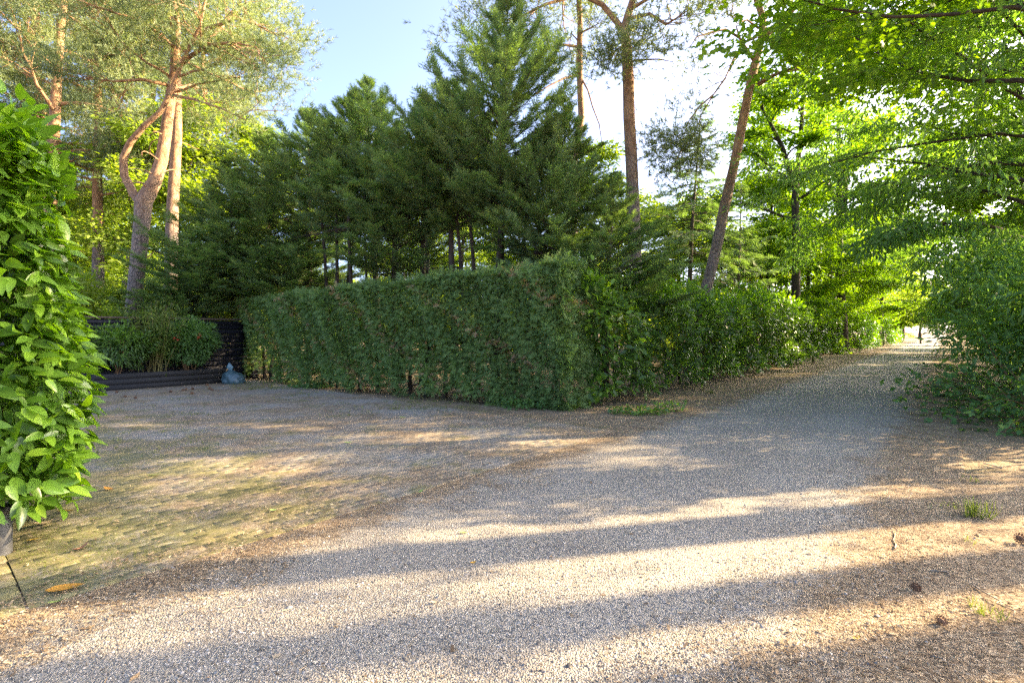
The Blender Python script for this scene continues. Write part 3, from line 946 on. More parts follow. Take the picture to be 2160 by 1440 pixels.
for i, (r_, z) in enumerate(((.045, .39), (.03, .42), (.045, .45), (.065, .49), (.06, .53), (.035, .57), (.01, .60))):
    for t in ths:
        k = 1 + .45 * math.sin(3 * t + i * .6) + .22 * math.sin(8 * t + i)
        v.append((r_ * k * math.cos(t) - .09 - .22 * (z - .39), r_ * k * math.sin(t) * .45, z + .025 * math.sin(3 * t)))
f = [(i * ns + j, i * ns + (j + 1) % ns, (i + 1) * ns + (j + 1) % ns, (i + 1) * ns + j) for i in range(6) for j in range(ns)]
MB().add(v, f).build('knot', M['bag_knot'], bag, smooth=True)

# ------------------------------------------------------------------ cypress row behind the hedge
CG = 'cypresses behind the clipped hedge'
row = [  # x, depth, top y, radius, skirt, boughs, label
    (1185, 12.4, 165, 1.25, .30, 110, 'slim loose cypress beside the two bare pine trunks'),
    (1045, 13.1, -50, 1.75, .36, 200, 'tallest cypress of the row, with a narrow spire top'),
    (960, 13.8, 112, 1.75, .38, 180, 'dark cypress with a pointed top next to the tallest spire'),
    (893, 14.8, 165, 1.8, .38, 180, 'dark cypress with a blunt top between two pointed ones'),
    (800, 16.2, 128, 1.9, .34, 200, 'sunlit yellowish cypress with twin pointed leaders'),
    (728, 16.9, 182, 1.9, .32, 190, 'broad cypress standing beside the sunlit yellowish one'),
    (655, 17.8, 195, 2.0, .28, 190, 'broad sunlit cypress with sweeping side boughs'),
    (575, 18.6, 255, 2.1, .22, 190, 'wide rounded cypress above the fence end of the clipped hedge'),
    (495, 18.4, 318, 2.0, .16, 190, 'lower cypress with boughs down to the fence top'),
    (425, 17.2, 440, 1.8, .10, 170, 'short bushy cypress overhanging the black fence'),
    (372, 16.6, 545, 1.3, .08, 120, 'smallest cypress by the foot of the forked pine'),
    (1275, 12.3, 345, 1.35, .22, 90, 'loose young cypress in front of the thick straight pine'),
    (612, 17.0, 470, 1.7, .36, 110, 'low dark cypress inside the row, half hidden by its neighbours'),
    (850, 15.0, 330, 1.6, .48, 110, 'dark cypress inside the row behind the middle of the clipped hedge'),
    (1110, 13.0, 250, 1.5, .40, 110, 'dark cypress squeezed beside the tallest spire'),
]
cyv = []
for i, (rad_, sk, nbo, op) in enumerate(((2.5, .49, 150, 0), (2.5, .46, 150, 0), (2.6, .51, 150, 0), (2.7, .30, 175, 0), (2.6, .36, 160, 0), (2.3, .30, 130, .12))):
    wd, cr = cypress(np.random.default_rng(100 + i), 10.0, rad_, sk, nb=nbo, spr=.50, open_=op, per=36)
    cyv.append((wd.mesh('trunk', M['bark_dark'], True), cr.mesh('crown', M['cypress'])))
for i, (x, Y, yt, R, sk, nbo, lab) in enumerate(row):
    r = np.random.default_rng(110 + i)
    H = CAM_H + (HOR - yt) / FPX * Y
    k = 5 if i in (0, 11) else (4 if sk < .13 else 3 if sk < .25 else i % 3)
    o = empty('cypress_tree', AT(x, Y), lab, 'tree', CG, r.uniform(0, 6.28))
    w_ = R / 1.9 if k != 5 else R / 1.6
    o.scale = (w_, w_, H * .95 / 10.0)
    link('trunk', cyv[k][0], o)
    link('crown', cyv[k][1], o)
# bare stems standing between them
for i, x in enumerate((690, 715, 745, 776, 832, 912, 985, 1010, 1062, 1085)):
    r = np.random.default_rng(140 + i)
    Y = 15.8 - (x - 690) * .006
    wd = MB()
    tp = path(r, (0, 0, -.05), (0, 0, 1), 6.2, 8, .02)
    wd.tube(tp, np.linspace(.085, .03, 9) * r.uniform(.7, 1.15), 7, wob=.05, rng=r)
    for j in range(16):
        q, _ = along(tp, r.uniform(.3, .9))
        a = r.uniform(0, 6.28)
        wd.tube(path(r, q, (math.cos(a), math.sin(a), .1), r.uniform(.4, 1.2), 4, .12, -.3), np.linspace(.012, .003, 5), 3, cap=False)
    cr = cypress(r, 7.5, 1.0, .55, nb=30, spr=.4)[1]
    thing('cypress_tree', AT(x, Y), 'thin bare stemmed cypress seen under the row behind the clipped hedge', 'tree', wd, cr, M['bark_dark'], M['cypress'], 'thin cypress stems in the row')

# ------------------------------------------------------------------ pines
PG = 'old pines'
def px_path(base, pts):
    """points given as photo pixels at a chosen depth each, relative to the base"""
    return np.array([AT(x, Y, y) - base for x, y, Y in pts])
def stub(rng, trunk, n, lo, hi, L):
    out = []
    for i in range(n):
        p, _ = along(trunk, rng.uniform(lo, hi))
        a = rng.uniform(0, 6.28)
        out.append((path(rng, p, (math.cos(a), math.sin(a), rng.uniform(-.3, .3)), L * rng.uniform(.4, 1.2), 5, .22, -.2), .028, 0))
    return out
def crown_limbs(rng, trunk, n, lo, hi, L, wgt=1.0, rr=.07, az=None):
    out = []
    for i in range(n):
        t = lo + (hi - lo) * (i + rng.random()) / n
        p, _ = along(trunk, min(.99, t))
        a = i * 2.4 + rng.normal(0, .4) if az is None else az + rng.normal(0, .7)
        out.append((path(rng, p, (math.cos(a), math.sin(a), rng.uniform(-.05, .55)), L * rng.uniform(.65, 1.15), 6, .2, .1), rr * rng.uniform(.6, 1.1), wgt))
    return out
# forked pine
r = np.random.default_rng(201)
b = AT(276, 18.0)
tr = px_path(b, [(266, 780, 18), (276, 690, 18), (286, 600, 18), (294, 520, 18), (301, 460, 18), (303, 425, 18), (325, 385, 18), (341, 340, 18.1), (350, 280, 18.2), (357, 220, 18.3), (368, 150, 18.4), (372, 70, 18.5), (365, -40, 18.6), (372, -180, 18.7), (380, -330, 18.8)])
tr[0, 2] = -.1
rad = .76 * np.array([.36, .33, .32, .32, .33, .36, .29, .26, .24, .22, .19, .17, .15, .12, .05])
fk = px_path(b, [(300, 437, 18), (280, 405, 18), (262, 370, 17.9), (260, 335, 17.8), (275, 300, 17.7), (305, 265, 17.6), (340, 235, 17.6), (362, 190, 17.6), (385, 130, 17.5), (420, 60, 17.4), (440, -30, 17.4)])
lim = [(fk, .16, 0)] + crown_limbs(r, tr, 12, .64, .97, 3.4) + crown_limbs(r, fk, 4, .7, 1, 2.2, rr=.05)
lim += [(px_path(b, [(372, 145, 18.4), (400, 120, 17.8), (440, 95, 17.3), (490, 90, 17), (540, 100, 16.8)]), .09, 1.6)]
lim += [(px_path(b, [(356, 180, 18.3), (300, 168, 17.6), (240, 172, 17.2), (180, 165, 17)]), .07, 1.6), (px_path(b, [(360, 200, 18.3), (410, 210, 17.6), (470, 230, 17.2), (520, 255, 17)]), .06, 1.0)]
wd, cr = pine(r, tr, rad, lim + stub(r, tr, 8, .4, .62, 1.4), 7500)
thing('pine_tree', b, 'old pine with a trunk forked like a tuning fork behind the fence', 'tree', wd, cr, M['pine_bark'], M['pine'], PG)
# its straight neighbour
r = np.random.default_rng(202)
b = AT(362, 20.5)
tr = px_path(b, [(358, 760, 20.5), (360, 600, 20.5), (363, 450, 20.5), (368, 370, 20.5), (373, 280, 20.5), (373, 180, 20.5), (370, 90, 20.5), (371, 0, 20.5), (374, -120, 20.5), (370, -250, 20.5)])
tr[0, 2] = -.1
lim = crown_limbs(r, tr, 12, .62, .98, 3.6)
lim += [(px_path(b, [(372, 110, 20.5), (440, 60, 19.6), (500, 40, 19), (560, 60, 18.6)]), .09, 1.8)]
wd, cr = pine(r, tr, np.linspace(.26, .08, 10), lim + stub(r, tr, 6, .4, .6, 1.4), 6500)
thing('pine_tree', b, 'straight orange barked pine close beside the forked one', 'tree', wd, cr, M['pine_bark'], M['pine'], PG)
# pines farther back on that side
pv = []
for i in range(2):
    r = np.random.default_rng(210 + i)
    tr = path(r, (0, 0, -.1), (r.normal(0, .03), 0, 1), 18.0, 10, .025)
    wd, cr = pine(r, tr, np.linspace(.26, .06, 11), crown_limbs(r, tr, 18, .40, .98, 3.3) + stub(r, tr, 8, .25, .45, 1.3), 7500, tl=.21)
    pv.append((wd.mesh('trunk', M['pine_bark'], True), cr.mesh('crown', M['pine'])))
for i, (x, Y, yt, lab) in enumerate(((212, 26, -120, 'slender pine with a sunlit orange trunk behind the big laurel'), (262, 30, -60, 'pine with a thin pale trunk between the big laurel and the forked pine'), (90, 24, -260, 'pine whose crown spreads above the big laurel'), (150, 34, -60, 'far pine with airy sunlit crown beyond the big laurel'), (470, 30, 20, 'pine with a sunlit crown behind the short cypresses'), (30, 30, -60, 'thin far pine at the back of the big laurel'))):
    H = CAM_H + (HOR - yt) / FPX * Y
    o = empty('pine_tree', AT(x, Y), lab, 'tree', PG, i * 1.9)
    o.scale = (H / 18.0,) * 3
    link('trunk', pv[i % 2][0], o)
    link('crown', pv[i % 2][1], o)
# thick straight pine in the middle
r = np.random.default_rng(203)
b = AT(1342, 14.6)
tr = px_path(b, [(1346, 810, 14.6), (1342, 700, 14.6), (1340, 560, 14.6), (1336, 430, 14.6), (1332, 330, 14.6), (1327, 250, 14.6), (1326, 180, 14.6), (1322, 100, 14.6), (1316, 62, 14.6), (1335, 0, 14.6), (1350, -80, 14.7), (1345, -190, 14.8), (1360, -300, 14.9)])
tr[0, 2] = -.1
rad = .56 * np.array([.40, .36, .335, .32, .30, .295, .285, .27, .22, .17, .14, .10, .05])
big = px_path(b, [(1318, 72, 14.6), (1300, 45, 14.6), (1270, 10, 14.5), (1225, -12, 14.4), (1190, -60, 14.3), (1150, -120, 14.2)])
lim = [(big, .11, 1.0), (px_path(b, [(1340, 128, 14.6), (1362, 126, 14.3), (1390, 125, 14.0), (1420, 131, 13.8)]), .035, 0),
       (px_path(b, [(1325, 40, 14.6), (1370, 30, 14.2), (1405, 52, 13.8), (1425, 40, 13.6), (1455, 20, 13.4)]), .055, .8),
       (px_path(b, [(1322, 90, 14.6), (1300, 105, 14.2), (1290, 125, 14)]), .03, 1.1), (px_path(b, [(1330, 20, 14.6), (1380, -10, 14.1), (1440, -60, 13.7)]), .06, 1.0),
       (px_path(b, [(1318, 60, 14.6), (1345, 70, 14.2), (1352, 78, 14)]), .03, .9)]
lim += crown_limbs(r, tr, 7, .74, .98, 2.6)
wd, cr = pine(r, tr, rad, lim + stub(r, tr, 3, .5, .6, .7), 3800)
thing('pine_tree', b, 'thick straight pine with a short dead side branch, rising behind the laurel hedge', 'tree', wd, cr, M['pine_bark'], M['pine'], PG)
# slimmer one to its side
r = np.random.default_rng(204)
b = AT(1205, 17.2)
tr = px_path(b, [(1198, 800, 17.2), (1203, 690, 17.2), (1208, 560, 17.2), (1210, 430, 17.2), (1212, 330, 17.2), (1218, 290, 17.2), (1227, 250, 17.2), (1224, 190, 17.2), (1222, 120, 17.2), (1224, 50, 17.2), (1220, -20, 17.2), (1216, -120, 17.2), (1222, -240, 17.2)])
tr[0, 2] = -.1
lim = [(px_path(b, [(1228, 168, 17.2), (1240, 190, 16.9), (1250, 225, 16.7), (1264, 262, 16.6), (1268, 290, 16.5), (1270, 318, 16.5)]), .035, 0),
       (px_path(b, [(1222, 158, 17.2), (1190, 165, 16.8), (1160, 180, 16.5), (1120, 205, 16.2)]), .05, 0),
       (px_path(b, [(1222, 100, 17.2), (1190, 95, 16.8), (1160, 100, 16.5), (1140, 60, 16.4), (1128, 20, 16.4)]), .05, .3),
       (px_path(b, [(1224, 70, 17.2), (1245, 60, 16.9), (1262, 50, 16.7)]), .04, .5), (px_path(b, [(1222, 90, 17.2), (1205, 70, 17), (1200, 110, 16.9)]), .03, .5)]
lim += crown_limbs(r, tr, 8, .8, .98, 2.8)
lim += [(px_path(b, [(1222, -10, 17.2), (1150, 10, 16.5), (1090, 40, 16), (1050, 60, 15.8)]), .06, 1.2)]
wd, cr = pine(r, tr, np.linspace(.165, .07, 13), lim, 3600)
thing('pine_tree', b, 'slim curved pine with a drooping dead twig beside the cypress row', 'tree', wd, cr, M['pine_bark'], M['pine'], PG)
# leaning pine
r = np.random.default_rng(205)
b = AT(1452, 16.6)
tr = px_path(b, [(1450, 795, 16.6), (1478, 660, 16.6), (1492, 600, 16.6), (1512, 520, 16.6), (1528, 440, 16.6), (1548, 350, 16.6), (1566, 260, 16.6), (1580, 190, 16.6), (1592, 140, 16.6), (1606, 80, 16.6), (1610, 40, 16.6), (1596, 0, 16.6), (1590, -80, 16.6), (1605, -200, 16.6)])
tr[0, 2] = -.1
lim = [(px_path(b, [(1600, 178, 16.6), (1630, 160, 16.1), (1660, 148, 15.8), (1695, 135, 15.5)]), .075, .3),
       (px_path(b, [(1606, 85, 16.6), (1640, 50, 16.3), (1680, 15, 16), (1720, -30, 15.8)]), .10, .6),
       (px_path(b, [(1592, 130, 16.6), (1575, 105, 16.4), (1560, 80, 16.2), (1553, 55, 16.1), (1575, 50, 16)]), .06, 0),
       (px_path(b, [(1595, 78, 16.6), (1570, 90, 16.3), (1545, 130, 16), (1530, 165, 15.8), (1505, 200, 15.6)]), .05, .25),
       (px_path(b, [(1560, 80, 16.3), (1530, 62, 16), (1500, 68, 15.8), (1470, 78, 15.6), (1455, 100, 15.5)]), .045, .5),
       (px_path(b, [(1575, 105, 16.4), (1550, 118, 16.1), (1515, 116, 15.9)]), .035, .1),
       (px_path(b, [(1600, 60, 16.6), (1575, 42, 16.3), (1555, 50, 16.1), (1540, 30, 16)]), .04, .2),
       (px_path(b, [(1530, 165, 15.8), (1505, 200, 15.6), (1480, 240, 15.5), (1465, 285, 15.4), (1440, 310, 15.4)]), .03, 1.5),
       (px_path(b, [(1505, 200, 15.6), (1475, 225, 15.3), (1450, 260, 15.2), (1440, 300, 15.1)]), .03, 1.2)]
lim += crown_limbs(r, tr, 6, .84, .98, 2.6, .7)
wd, cr = pine(r, tr, np.linspace(.20, .075, 14), lim, 3000, tl=.16)
thing('pine_tree', b, 'leaning reddish pine with crooked bare branches above the laurel hedge', 'tree', wd, cr, M['pine_bark'], M['pine'], PG)
# spruce
r = np.random.default_rng(206)
wd, cr = cypress(r, 11.5, 2.3, .42, nb=130, spr=.55, droopy=.35)
thing('spruce_tree', AT(1452, 22.5), 'straight slim spruce with dark drooping boughs next to the leaning pine', 'tree', wd, cr, M['bark_grey'], M['cypress'])
r = np.random.default_rng(207)
wd, cr = cypress(r, 9, 2.6, .18, nb=140, spr=.55, droopy=.3)
thing('spruce_tree', AT(1555, 25.5), 'dark bushy spruce behind the leaning pine', 'tree', wd, cr, M['bark_grey'], M['cypress'])

# ------------------------------------------------------------------ broadleaf trees behind the laurel hedge
DG = 'broadleaf trees along the lane'
r = np.random.default_rng(301)
b = AT(1680, 30.5)
tr = px_path(b, [(1678, 750, 30.5), (1678, 640, 30.5), (1680, 520, 30.5), (1677, 420, 30.5), (1680, 370, 30.5), (1688, 300, 30.5), (1692, 240, 30.5), (1696, 160, 30.5), (1700, 80, 30.5)])
fork = [(px_path(b, [(1679, 400, 30.5), (1662, 350, 30.3), (1650, 310, 30.1), (1625, 260, 29.9), (1605, 225, 29.7)]), .20)]
wd, cr = decid(r, 19, .28, 4.6, .26, 22000, trunk_pts=tr, r0=.27, nlimb=18, fork=fork)
thing('broadleaf_tree', b, 'tree with a dark trunk forking sideways behind the laurel hedge', 'tree', wd, cr, M['bark_dark'], M['decid'], DG)
r = np.random.default_rng(302)
b = AT(1775, 40)
tr = px_path(b, [(1778, 740, 40), (1775, 640, 40), (1770, 560, 40), (1771, 450, 40), (1770, 350, 40), (1768, 250, 40), (1772, 150, 40), (1770, 60, 40)])
fork = [(px_path(b, [(1774, 470, 40), (1783, 420, 40.3), (1785, 350, 40.4), (1792, 280, 40.4)]), .24), (px_path(b, [(1770, 440, 40), (1745, 380, 39.5), (1735, 320, 39.2), (1715, 260, 39)]), .2)]
wd, cr = decid(r, 24, .22, 5.6, .32, 22000, trunk_pts=tr, r0=.34, nlimb=20, fork=fork)
thing('broadleaf_tree', b, 'large tree with several upright dark limbs behind the set back laurel hedge', 'tree', wd, cr, M['bark_dark'], M['decid'], DG)
dv = []
for i, (H, base, sp) in enumerate(((15, .16, 4.0), (17, .22, 4.6), (13, .10, 3.8))):
    r = np.random.default_rng(320 + i)
    wd, cr = decid(r, H, base, sp, .30, 20000, r0=.26, nlimb=21, lat=.46, flat=.16)
    dv.append((wd.mesh('trunk', M['bark_dark'], True), cr.mesh('crown', M['decid']), None, H))
    dv[-1] = (dv[-1][0], dv[-1][1], H)
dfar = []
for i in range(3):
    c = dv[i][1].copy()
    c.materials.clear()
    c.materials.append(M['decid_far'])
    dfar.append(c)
def put_tree(i, p, label, group, sc=1.0, rz=0.0, far_=False):
    o = empty('broadleaf_tree', p, label, 'tree', group, rz)
    o.scale = (sc, sc, sc)
    link('trunk', dv[i][0], o)
    link('crown', dfar[i] if far_ else dv[i][1], o)
    return o
rr = np.random.default_rng(330)
put_tree(2, AT(1700, 37), 'short dark trunk between the forking tree and the large many limbed one', DG, .8, 1.0)
put_tree(1, AT(1850, 57), 'slim dark trunk rising behind the sunlit yellowish laurel hedge', DG, .95, 2.0)
put_tree(0, AT(1612, 33), 'leafy tree filling the gap behind the leaning pine', DG, .85, .4)
LAB_L = 'tree of the leafy tunnel on the hedge side of the far lane'
for s in (50, 60, 71, 84, 98, 115, 135):
    put_tree(int(rr.integers(0, 3)), US(-8.2 + rr.normal(0, 1.2), s + rr.normal(0, 2)), LAB_L, 'trees on the hedge side of the far lane', rr.uniform(.85, 1.15), rr.uniform(0, 6.28), s > 75)
LAB_R = 'tree of the leafy tunnel across the far lane from the hedges'
for s in (50, 64, 80, 97, 118):
    put_tree(int(rr.integers(0, 3)), US(3.9 + rr.normal(0, .7), s + rr.normal(0, 2)), LAB_R, 'trees opposite the hedges on the far lane', rr.uniform(.65, .85), rr.uniform(0, 6.28), s > 60)
for k, (u, s) in enumerate(((-5, 160), (2, 165), (-9, 175), (6, 170), (-2, 200), (-14, 170))):
    put_tree(k % 3, US(u, s), 'hazy pale tree closing the end of the lane', 'trees closing the end of the lane', 1.0, k, True)
# sunlit wood behind the garden
LAB_W = 'sunlit pale green tree of the wood behind the garden'
for k in range(46):
    x = -260 + 2150 * (k + rr.uniform(-.3, .3)) / 46
    Y = rr.uniform(34, 62) if k % 2 else rr.uniform(27, 36)
    if x > 1350: Y += 10
    p = AT(x, Y)
    if to_us(p)[0] > -10: continue
    put_tree(int(rr.integers(0, 3)), p, LAB_W, 'trees of the wood behind the garden', rr.uniform(.62, .95) * (1.0 if x < 520 or x > 1180 else .8), rr.uniform(0, 6.28), True)
# shrub layer under them
bv = []
for i in range(3):
    r = np.random.default_rng(340 + i)
    wd, cr = bush(r, 2.0, 3.2, 5200, .19, lumps=12)
    bv.append((wd.mesh('stems', M['bark_dark'], True), cr.mesh('foliage', M['decid_far'])))
LAB_S = 'sunlit leafy bush of the undergrowth behind fence and hedge'
for k in range(40):
    x = -150 + 2000 * (k + rr.uniform(-.3, .3)) / 40
    Y = rr.uniform(21, 34)
    p = AT(x, Y)
    if to_us(p)[0] > -8.6: continue
    o = empty('bush', p, LAB_S, 'bush', 'undergrowth behind fence and hedge', rr.uniform(0, 6.28))
    sc = rr.uniform(.75, 1.35)
    o.scale = (sc, sc, sc)
    j = int(rr.integers(0, 3))
    link('stems', bv[j][0], o)
    link('foliage', bv[j][1], o)
for k, (x, Y, sc) in enumerate(((235, 17.5, .62), (305, 18.6, .5), (160, 16.5, .75), (70, 15, .9))):
    o = empty('bush', AT(x, Y), 'bright bush showing over the black fence beside the big laurel', 'bush', 'bushes over the fence', k * 1.3)
    o.scale = (sc, sc, sc * 1.15)
    link('stems', bv[k % 3][0], o)
    link('foliage', bv[k % 3][1], o)

# ------------------------------------------------------------------ right side of the lane
RG = 'trees overhanging the lane'
def over(seed, p, label, H, base, sp, leafL, n, tmpl, mat, r0=.24, droop=.0, nl=17, az=None, lat=.3, limb_up=.45):
    r = np.random.default_rng(seed)
    wd, cr = decid(r, H, base, sp, leafL, n, tmpl, r0=r0 * .75, nlimb=nl, droop=droop, az_bias=az, lat=lat, limb_up=limb_up)
    return thing('broadleaf_tree', p, label, 'tree', wd, cr, M['bark_dark'], mat, RG)
over(401, np.array([10.4, 9.4, 0]), 'near oak reaching lobed leaves out over the lane', 14, .46, 5.4, .21, 20000, (LOBED_V, LOBED_F), M['decid'], lat=.34)
over(402, np.array([14.4, 13.3, 0]), 'chestnut like tree with long drooping leaflets over the lane', 13, .18, 5.6, .25, 30000, (LANC2_V, LANC2_F), M['decid_blue'], droop=.3, nl=22)
over(403, np.array([20.2, 19.0, 0]), 'second drooping tree farther along the lane edge', 14, .12, 5.8, .26, 32000, (LANC2_V, LANC2_F), M['decid_blue'], droop=.25, nl=22)
over(404, np.array([29.5, 32.0, 0]), 'leafy tree past the drooping ones where the lane narrows', 14, .10, 4.8, .27, 24000, (LEAF2_V, LEAF2_F), M['decid'])
over(405, np.array([17.4, 16.2, 0]), 'thick crowned tree between the two drooping ones', 14, .40, 4.2, .23, 12000, (LEAF2_V, LEAF2_F), M['decid'])
over(406, np.array([13.2, 11.3, 0]), 'drooping tree just beyond the near oak', 12, .36, 5.4, .23, 20000, (LANC2_V, LANC2_F), M['decid_blue'], droop=.25, nl=22)
for k, (u_, s_) in enumerate(((7.2, 29), (8.0, 37), (7.0, 45), (9.5, 54), (6.6, 62), (11, 33), (12, 44))):
    put_tree(k % 3, US(u_, s_), 'tree of the second row in the wood across the lane from the hedges', 'second row of trees across the lane', .8, k * 1.1)
# trees outside the view whose shade falls on the lane
for k, (x, y, H, base, sp) in enumerate(((11.6, 6.1, 17, .72, 3.0), (15.5, 6.0, 18, .74, 3.2), (18.6, 6.0, 18, .74, 3.4))):
    r = np.random.default_rng(420 + k)
    tr = np.stack([.06 * np.sin(np.linspace(0, 5, 10) + k), np.zeros(10), np.linspace(-.1, H * .92, 10)], -1)
    wd, cr = decid(r, H, base, sp, .30, 8000, r0=.31, nlimb=15, trunk_pts=tr)
    thing('broadleaf_tree', np.array([x, y, 0.0]), 'tall clear stemmed tree standing to the sunny side of the lane', 'tree', wd, cr, M['bark_grey'], M['decid'], 'clear stemmed trees on the sunny side')

# shrubs along the verge
def verge_bush(seed, p, label, R, H, n, leafL, tmpl, mat, lumps=10, single=0, name='bush'):
    r = np.random.default_rng(seed)
    wd, cr = bush(r, R, H, n, leafL, tmpl, lumps=lumps, stems=8, z0=.04)
    o = empty(name, p, label, 'bush', 'shrubs along the verge')
    wd.build('stems', M['stem'], o, smooth=True)
    cr.build('foliage', mat, o)
    return o
verge_bush(500, np.array([9.2, 6.75, 0]), 'dense upright shrub outside the brambles on the sunny side', 1.0, 4.4, 5000, .17, (LEAF2_V, LEAF2_F), M['bramble'], 16)
verge_bush(501, np.array([9.4, 8.9, 0]), 'tall shrub with long narrow leaves behind the brambles', 2.0, 3.6, 8500, .19, (LANC2_V, LANC2_F), M['decid_blue'], 14)
verge_bush(502, np.array([12.3, 12.0, 0]), 'second tall shrub with narrow leaves along the verge', 2.1, 3.9, 8500, .2, (LANC2_V, LANC2_F), M['decid_blue'], 14)
verge_bush(503, np.array([16.7, 16.2, 0]), 'broad leafy shrub farther up the verge', 2.3, 4.0, 5500, .2, (LEAF2_V, LEAF2_F), M['bramble'], 14)
verge_bush(504, np.array([21.8, 21.9, 0]), 'rounded leafy shrub where the verge narrows', 2.5, 4.2, 5500, .22, (LEAF2_V, LEAF2_F), M['bramble'], 14)
verge_bush(505, np.array([28.4, 29.8, 0]), 'last rounded shrub on the verge before the far trees', 2.7, 4.4, 5500, .24, (LEAF2_V, LEAF2_F), M['bramble'], 14)
verge_bush(506, np.array([38.2, 40.5, 0]), 'distant low shrub on the verge of the far lane', 2.8, 3.6, 5000, .26, (LEAF2_V, LEAF2_F), M['decid'], 14)
# bramble
rb = np.random.default_rng(510)
def bramble(p, label, R, H, ncane, nleaf_each, single, seed, L=.085):
    r = np.random.default_rng(seed)
    o = empty('bramble_bush', p, label, 'bush', 'brambles on the verge')
    C, AX, NR = [], [], []
    w = MB()
    for i in range(ncane):
        a = r.uniform(0, 6.28)
        q = R * .75 * r.random() ** .5
        b0 = np.array([q * math.cos(a), q * math.sin(a), 0])
        d = np.array([math.cos(a) * .7 + r.normal(0, .4), math.sin(a) * .7 + r.normal(0, .4), 1.2])
        cp = path(r, b0, d, H * r.uniform(.7, 1.35), 7, .10, -1.5)
        cp[:, 2] = np.maximum(cp[:, 2], .03)
        w.tube(cp, np.linspace(.007, .003, 8), 4, cap=False)
        for k in range(nleaf_each):
            c, dd = along(cp, min(.99, r.uniform(.12, 1)))
            side = unit(dd * .5 + r.normal(0, .8, 3) * np.array([1, 1, .5]))
            c = c + side * r.uniform(.03, .16)
            up = unit(np.array([0, 0, 1.0]) + r.normal(0, .35, 3))
            sd = np.cross(up, side)
            for t3 in (0, 1, -1):          # three leaflets
                C.append(c); NR.append(up + r.normal(0, .15, 3))
                AX.append(side * (1 if t3 == 0 else .25) + sd * t3 + np.array([0, 0, -.25]))
    w.build('canes', M['stem'], o, smooth=True)
    C, AX, NR = np.array(C), np.array(AX), np.array(NR)
    C[:, 2] = np.maximum(C[:, 2], .03)
    n = len(C)
    fr = frames(AX, NR, L * r.uniform(.7, 1.3, n))
    wpn = C + p
    score = np.linalg.norm(wpn - np.array([0, 0, CAM_H]), axis=1) + np.where(np.abs(wpn[:, 0] / wpn[:, 1]) < .99, 0, 50)
    idx = np.argsort(score)
    from mathutils import Matrix
    lm = MB().add(OVATE_V, OVATE_F).mesh('leaf', M['bramble_obj'], True)
    for k in idx[:single]:
        lo = link('leaf', lm, o)
        mt = Matrix.Identity(4)
        for a_ in range(3):
            for c_ in range(3): mt[a_][c_] = fr[k][c_][a_]
            mt[a_][3] = C[k][a_]
        lo.matrix_local = mt
    q = idx[single:]
    MB().inst(OVATE_V, OVATE_F, fr[q], C[q], r.random(len(q))).build('foliage', M['bramble'], o, smooth=True)
bramble(np.array([8.75, 7.45, 0]), 'low bramble tangle with broad toothed leaves sprawling onto the verge', 1.4, 1.25, 110, 13, 300, 511)
bramble(np.array([10.0, 9.0, 0]), 'taller arching bramble behind the sprawling one', 1.25, 1.9, 90, 13, 0, 512, .095)
bramble(np.array([11.2, 11.0, 0]), 'bramble patch under the second narrow leaved shrub', 1.2, 1.3, 70, 11, 0, 513, .10)

# ------------------------------------------------------------------ litter, chips, weeds
r = np.random.default_rng(600)
NEEDLE_V = np.array([(-.5, -.07, 0), (.5, -.05, .05), (.5, .05, .05), (-.5, .07, 0)])
NEEDLE_F = np.array([(0, 1, 2, 3)])
def scatter(n, f_ok, smax=13):
    """points on the ground, thicker towards the camera"""
    out = []
    while len(out) < n:
        Y = 1.9 * math.exp(r.random() * math.log(smax / 1.9))
        X = r.uniform(-1.08, 1.08) * Y
        p = np.array([X, Y, 0])
        u, s = to_us(p)
        if r.random() < f_ok(u, s): out.append((X, Y))
    return np.array(out)
def lit_w(u, s):
    wob = .28 * math.sin(s * 1.9) + .18 * math.sin(s * 4.7 + 1)
    if u > -.55 + wob * .6: return 1.0
    if u > -1.0 + wob * .6: return .35
    if -4.25 + wob < u < -3.35 + wob: return .95
    if u < -4.2: return .14 + (.12 if s < 1.6 else 0)
    return .05
n = 70000
P = scatter(n, lit_w)
u, s = P[:, 0] * NX[0] + P[:, 1] * NX[1], P[:, 0] * DX[0] + P[:, 1] * DX[1]
z = np.where((u > PAV_U0) & (u < PAV_U1) & (s > PAV_S0) & (s < PAV_S1), .024, np.where((u > -4) & (u < .15), .015, .004))
a = r.uniform(0, 6.28, n)
ax = np.stack([np.cos(a), np.sin(a), r.normal(0, .16, n)], -1)
sz = r.lognormal(-4.25, .42, n)
fr = frames(ax, unit(np.array([0, 0, 1.0]) + r.normal(0, .35, (n, 3))), sz)
fr[:, 1] *= r.choice([.8, 1.6, 3.2], n, p=[.6, .3, .1])[:, None]
o = MB().inst(NEEDLE_V, NEEDLE_F, fr, np.stack([P[:, 0], P[:, 1], z + r.random(n) * .012], -1), r.random(n)).build('leaf_litter', M['litter_bits'])
tag(o, 'dry needles, chaff and crumbled leaves strewn along both edges of the lane', 'litter', None, 'stuff')
CH_V = np.array([(.5, 0, 0), (0, .5, 0), (-.5, 0, 0), (0, -.5, 0), (.05, .05, .38)])
CH_F = np.array([(0, 1, 4), (1, 2, 4), (2, 3, 4), (3, 0, 4)])
n = 24000
P = scatter(n, lambda u, s: 1.0 if -3.3 < u < -.7 else (.35 if -3.9 < u < -.2 else .02), 9)
a = r.uniform(0, 6.28, n)
sz = r.lognormal(-4.62, .32, n)
fr = frames(np.stack([np.cos(a), np.sin(a), r.normal(0, .25, n)], -1), unit(np.array([0, 0, 1.0]) + r.normal(0, .3, (n, 3))), sz)
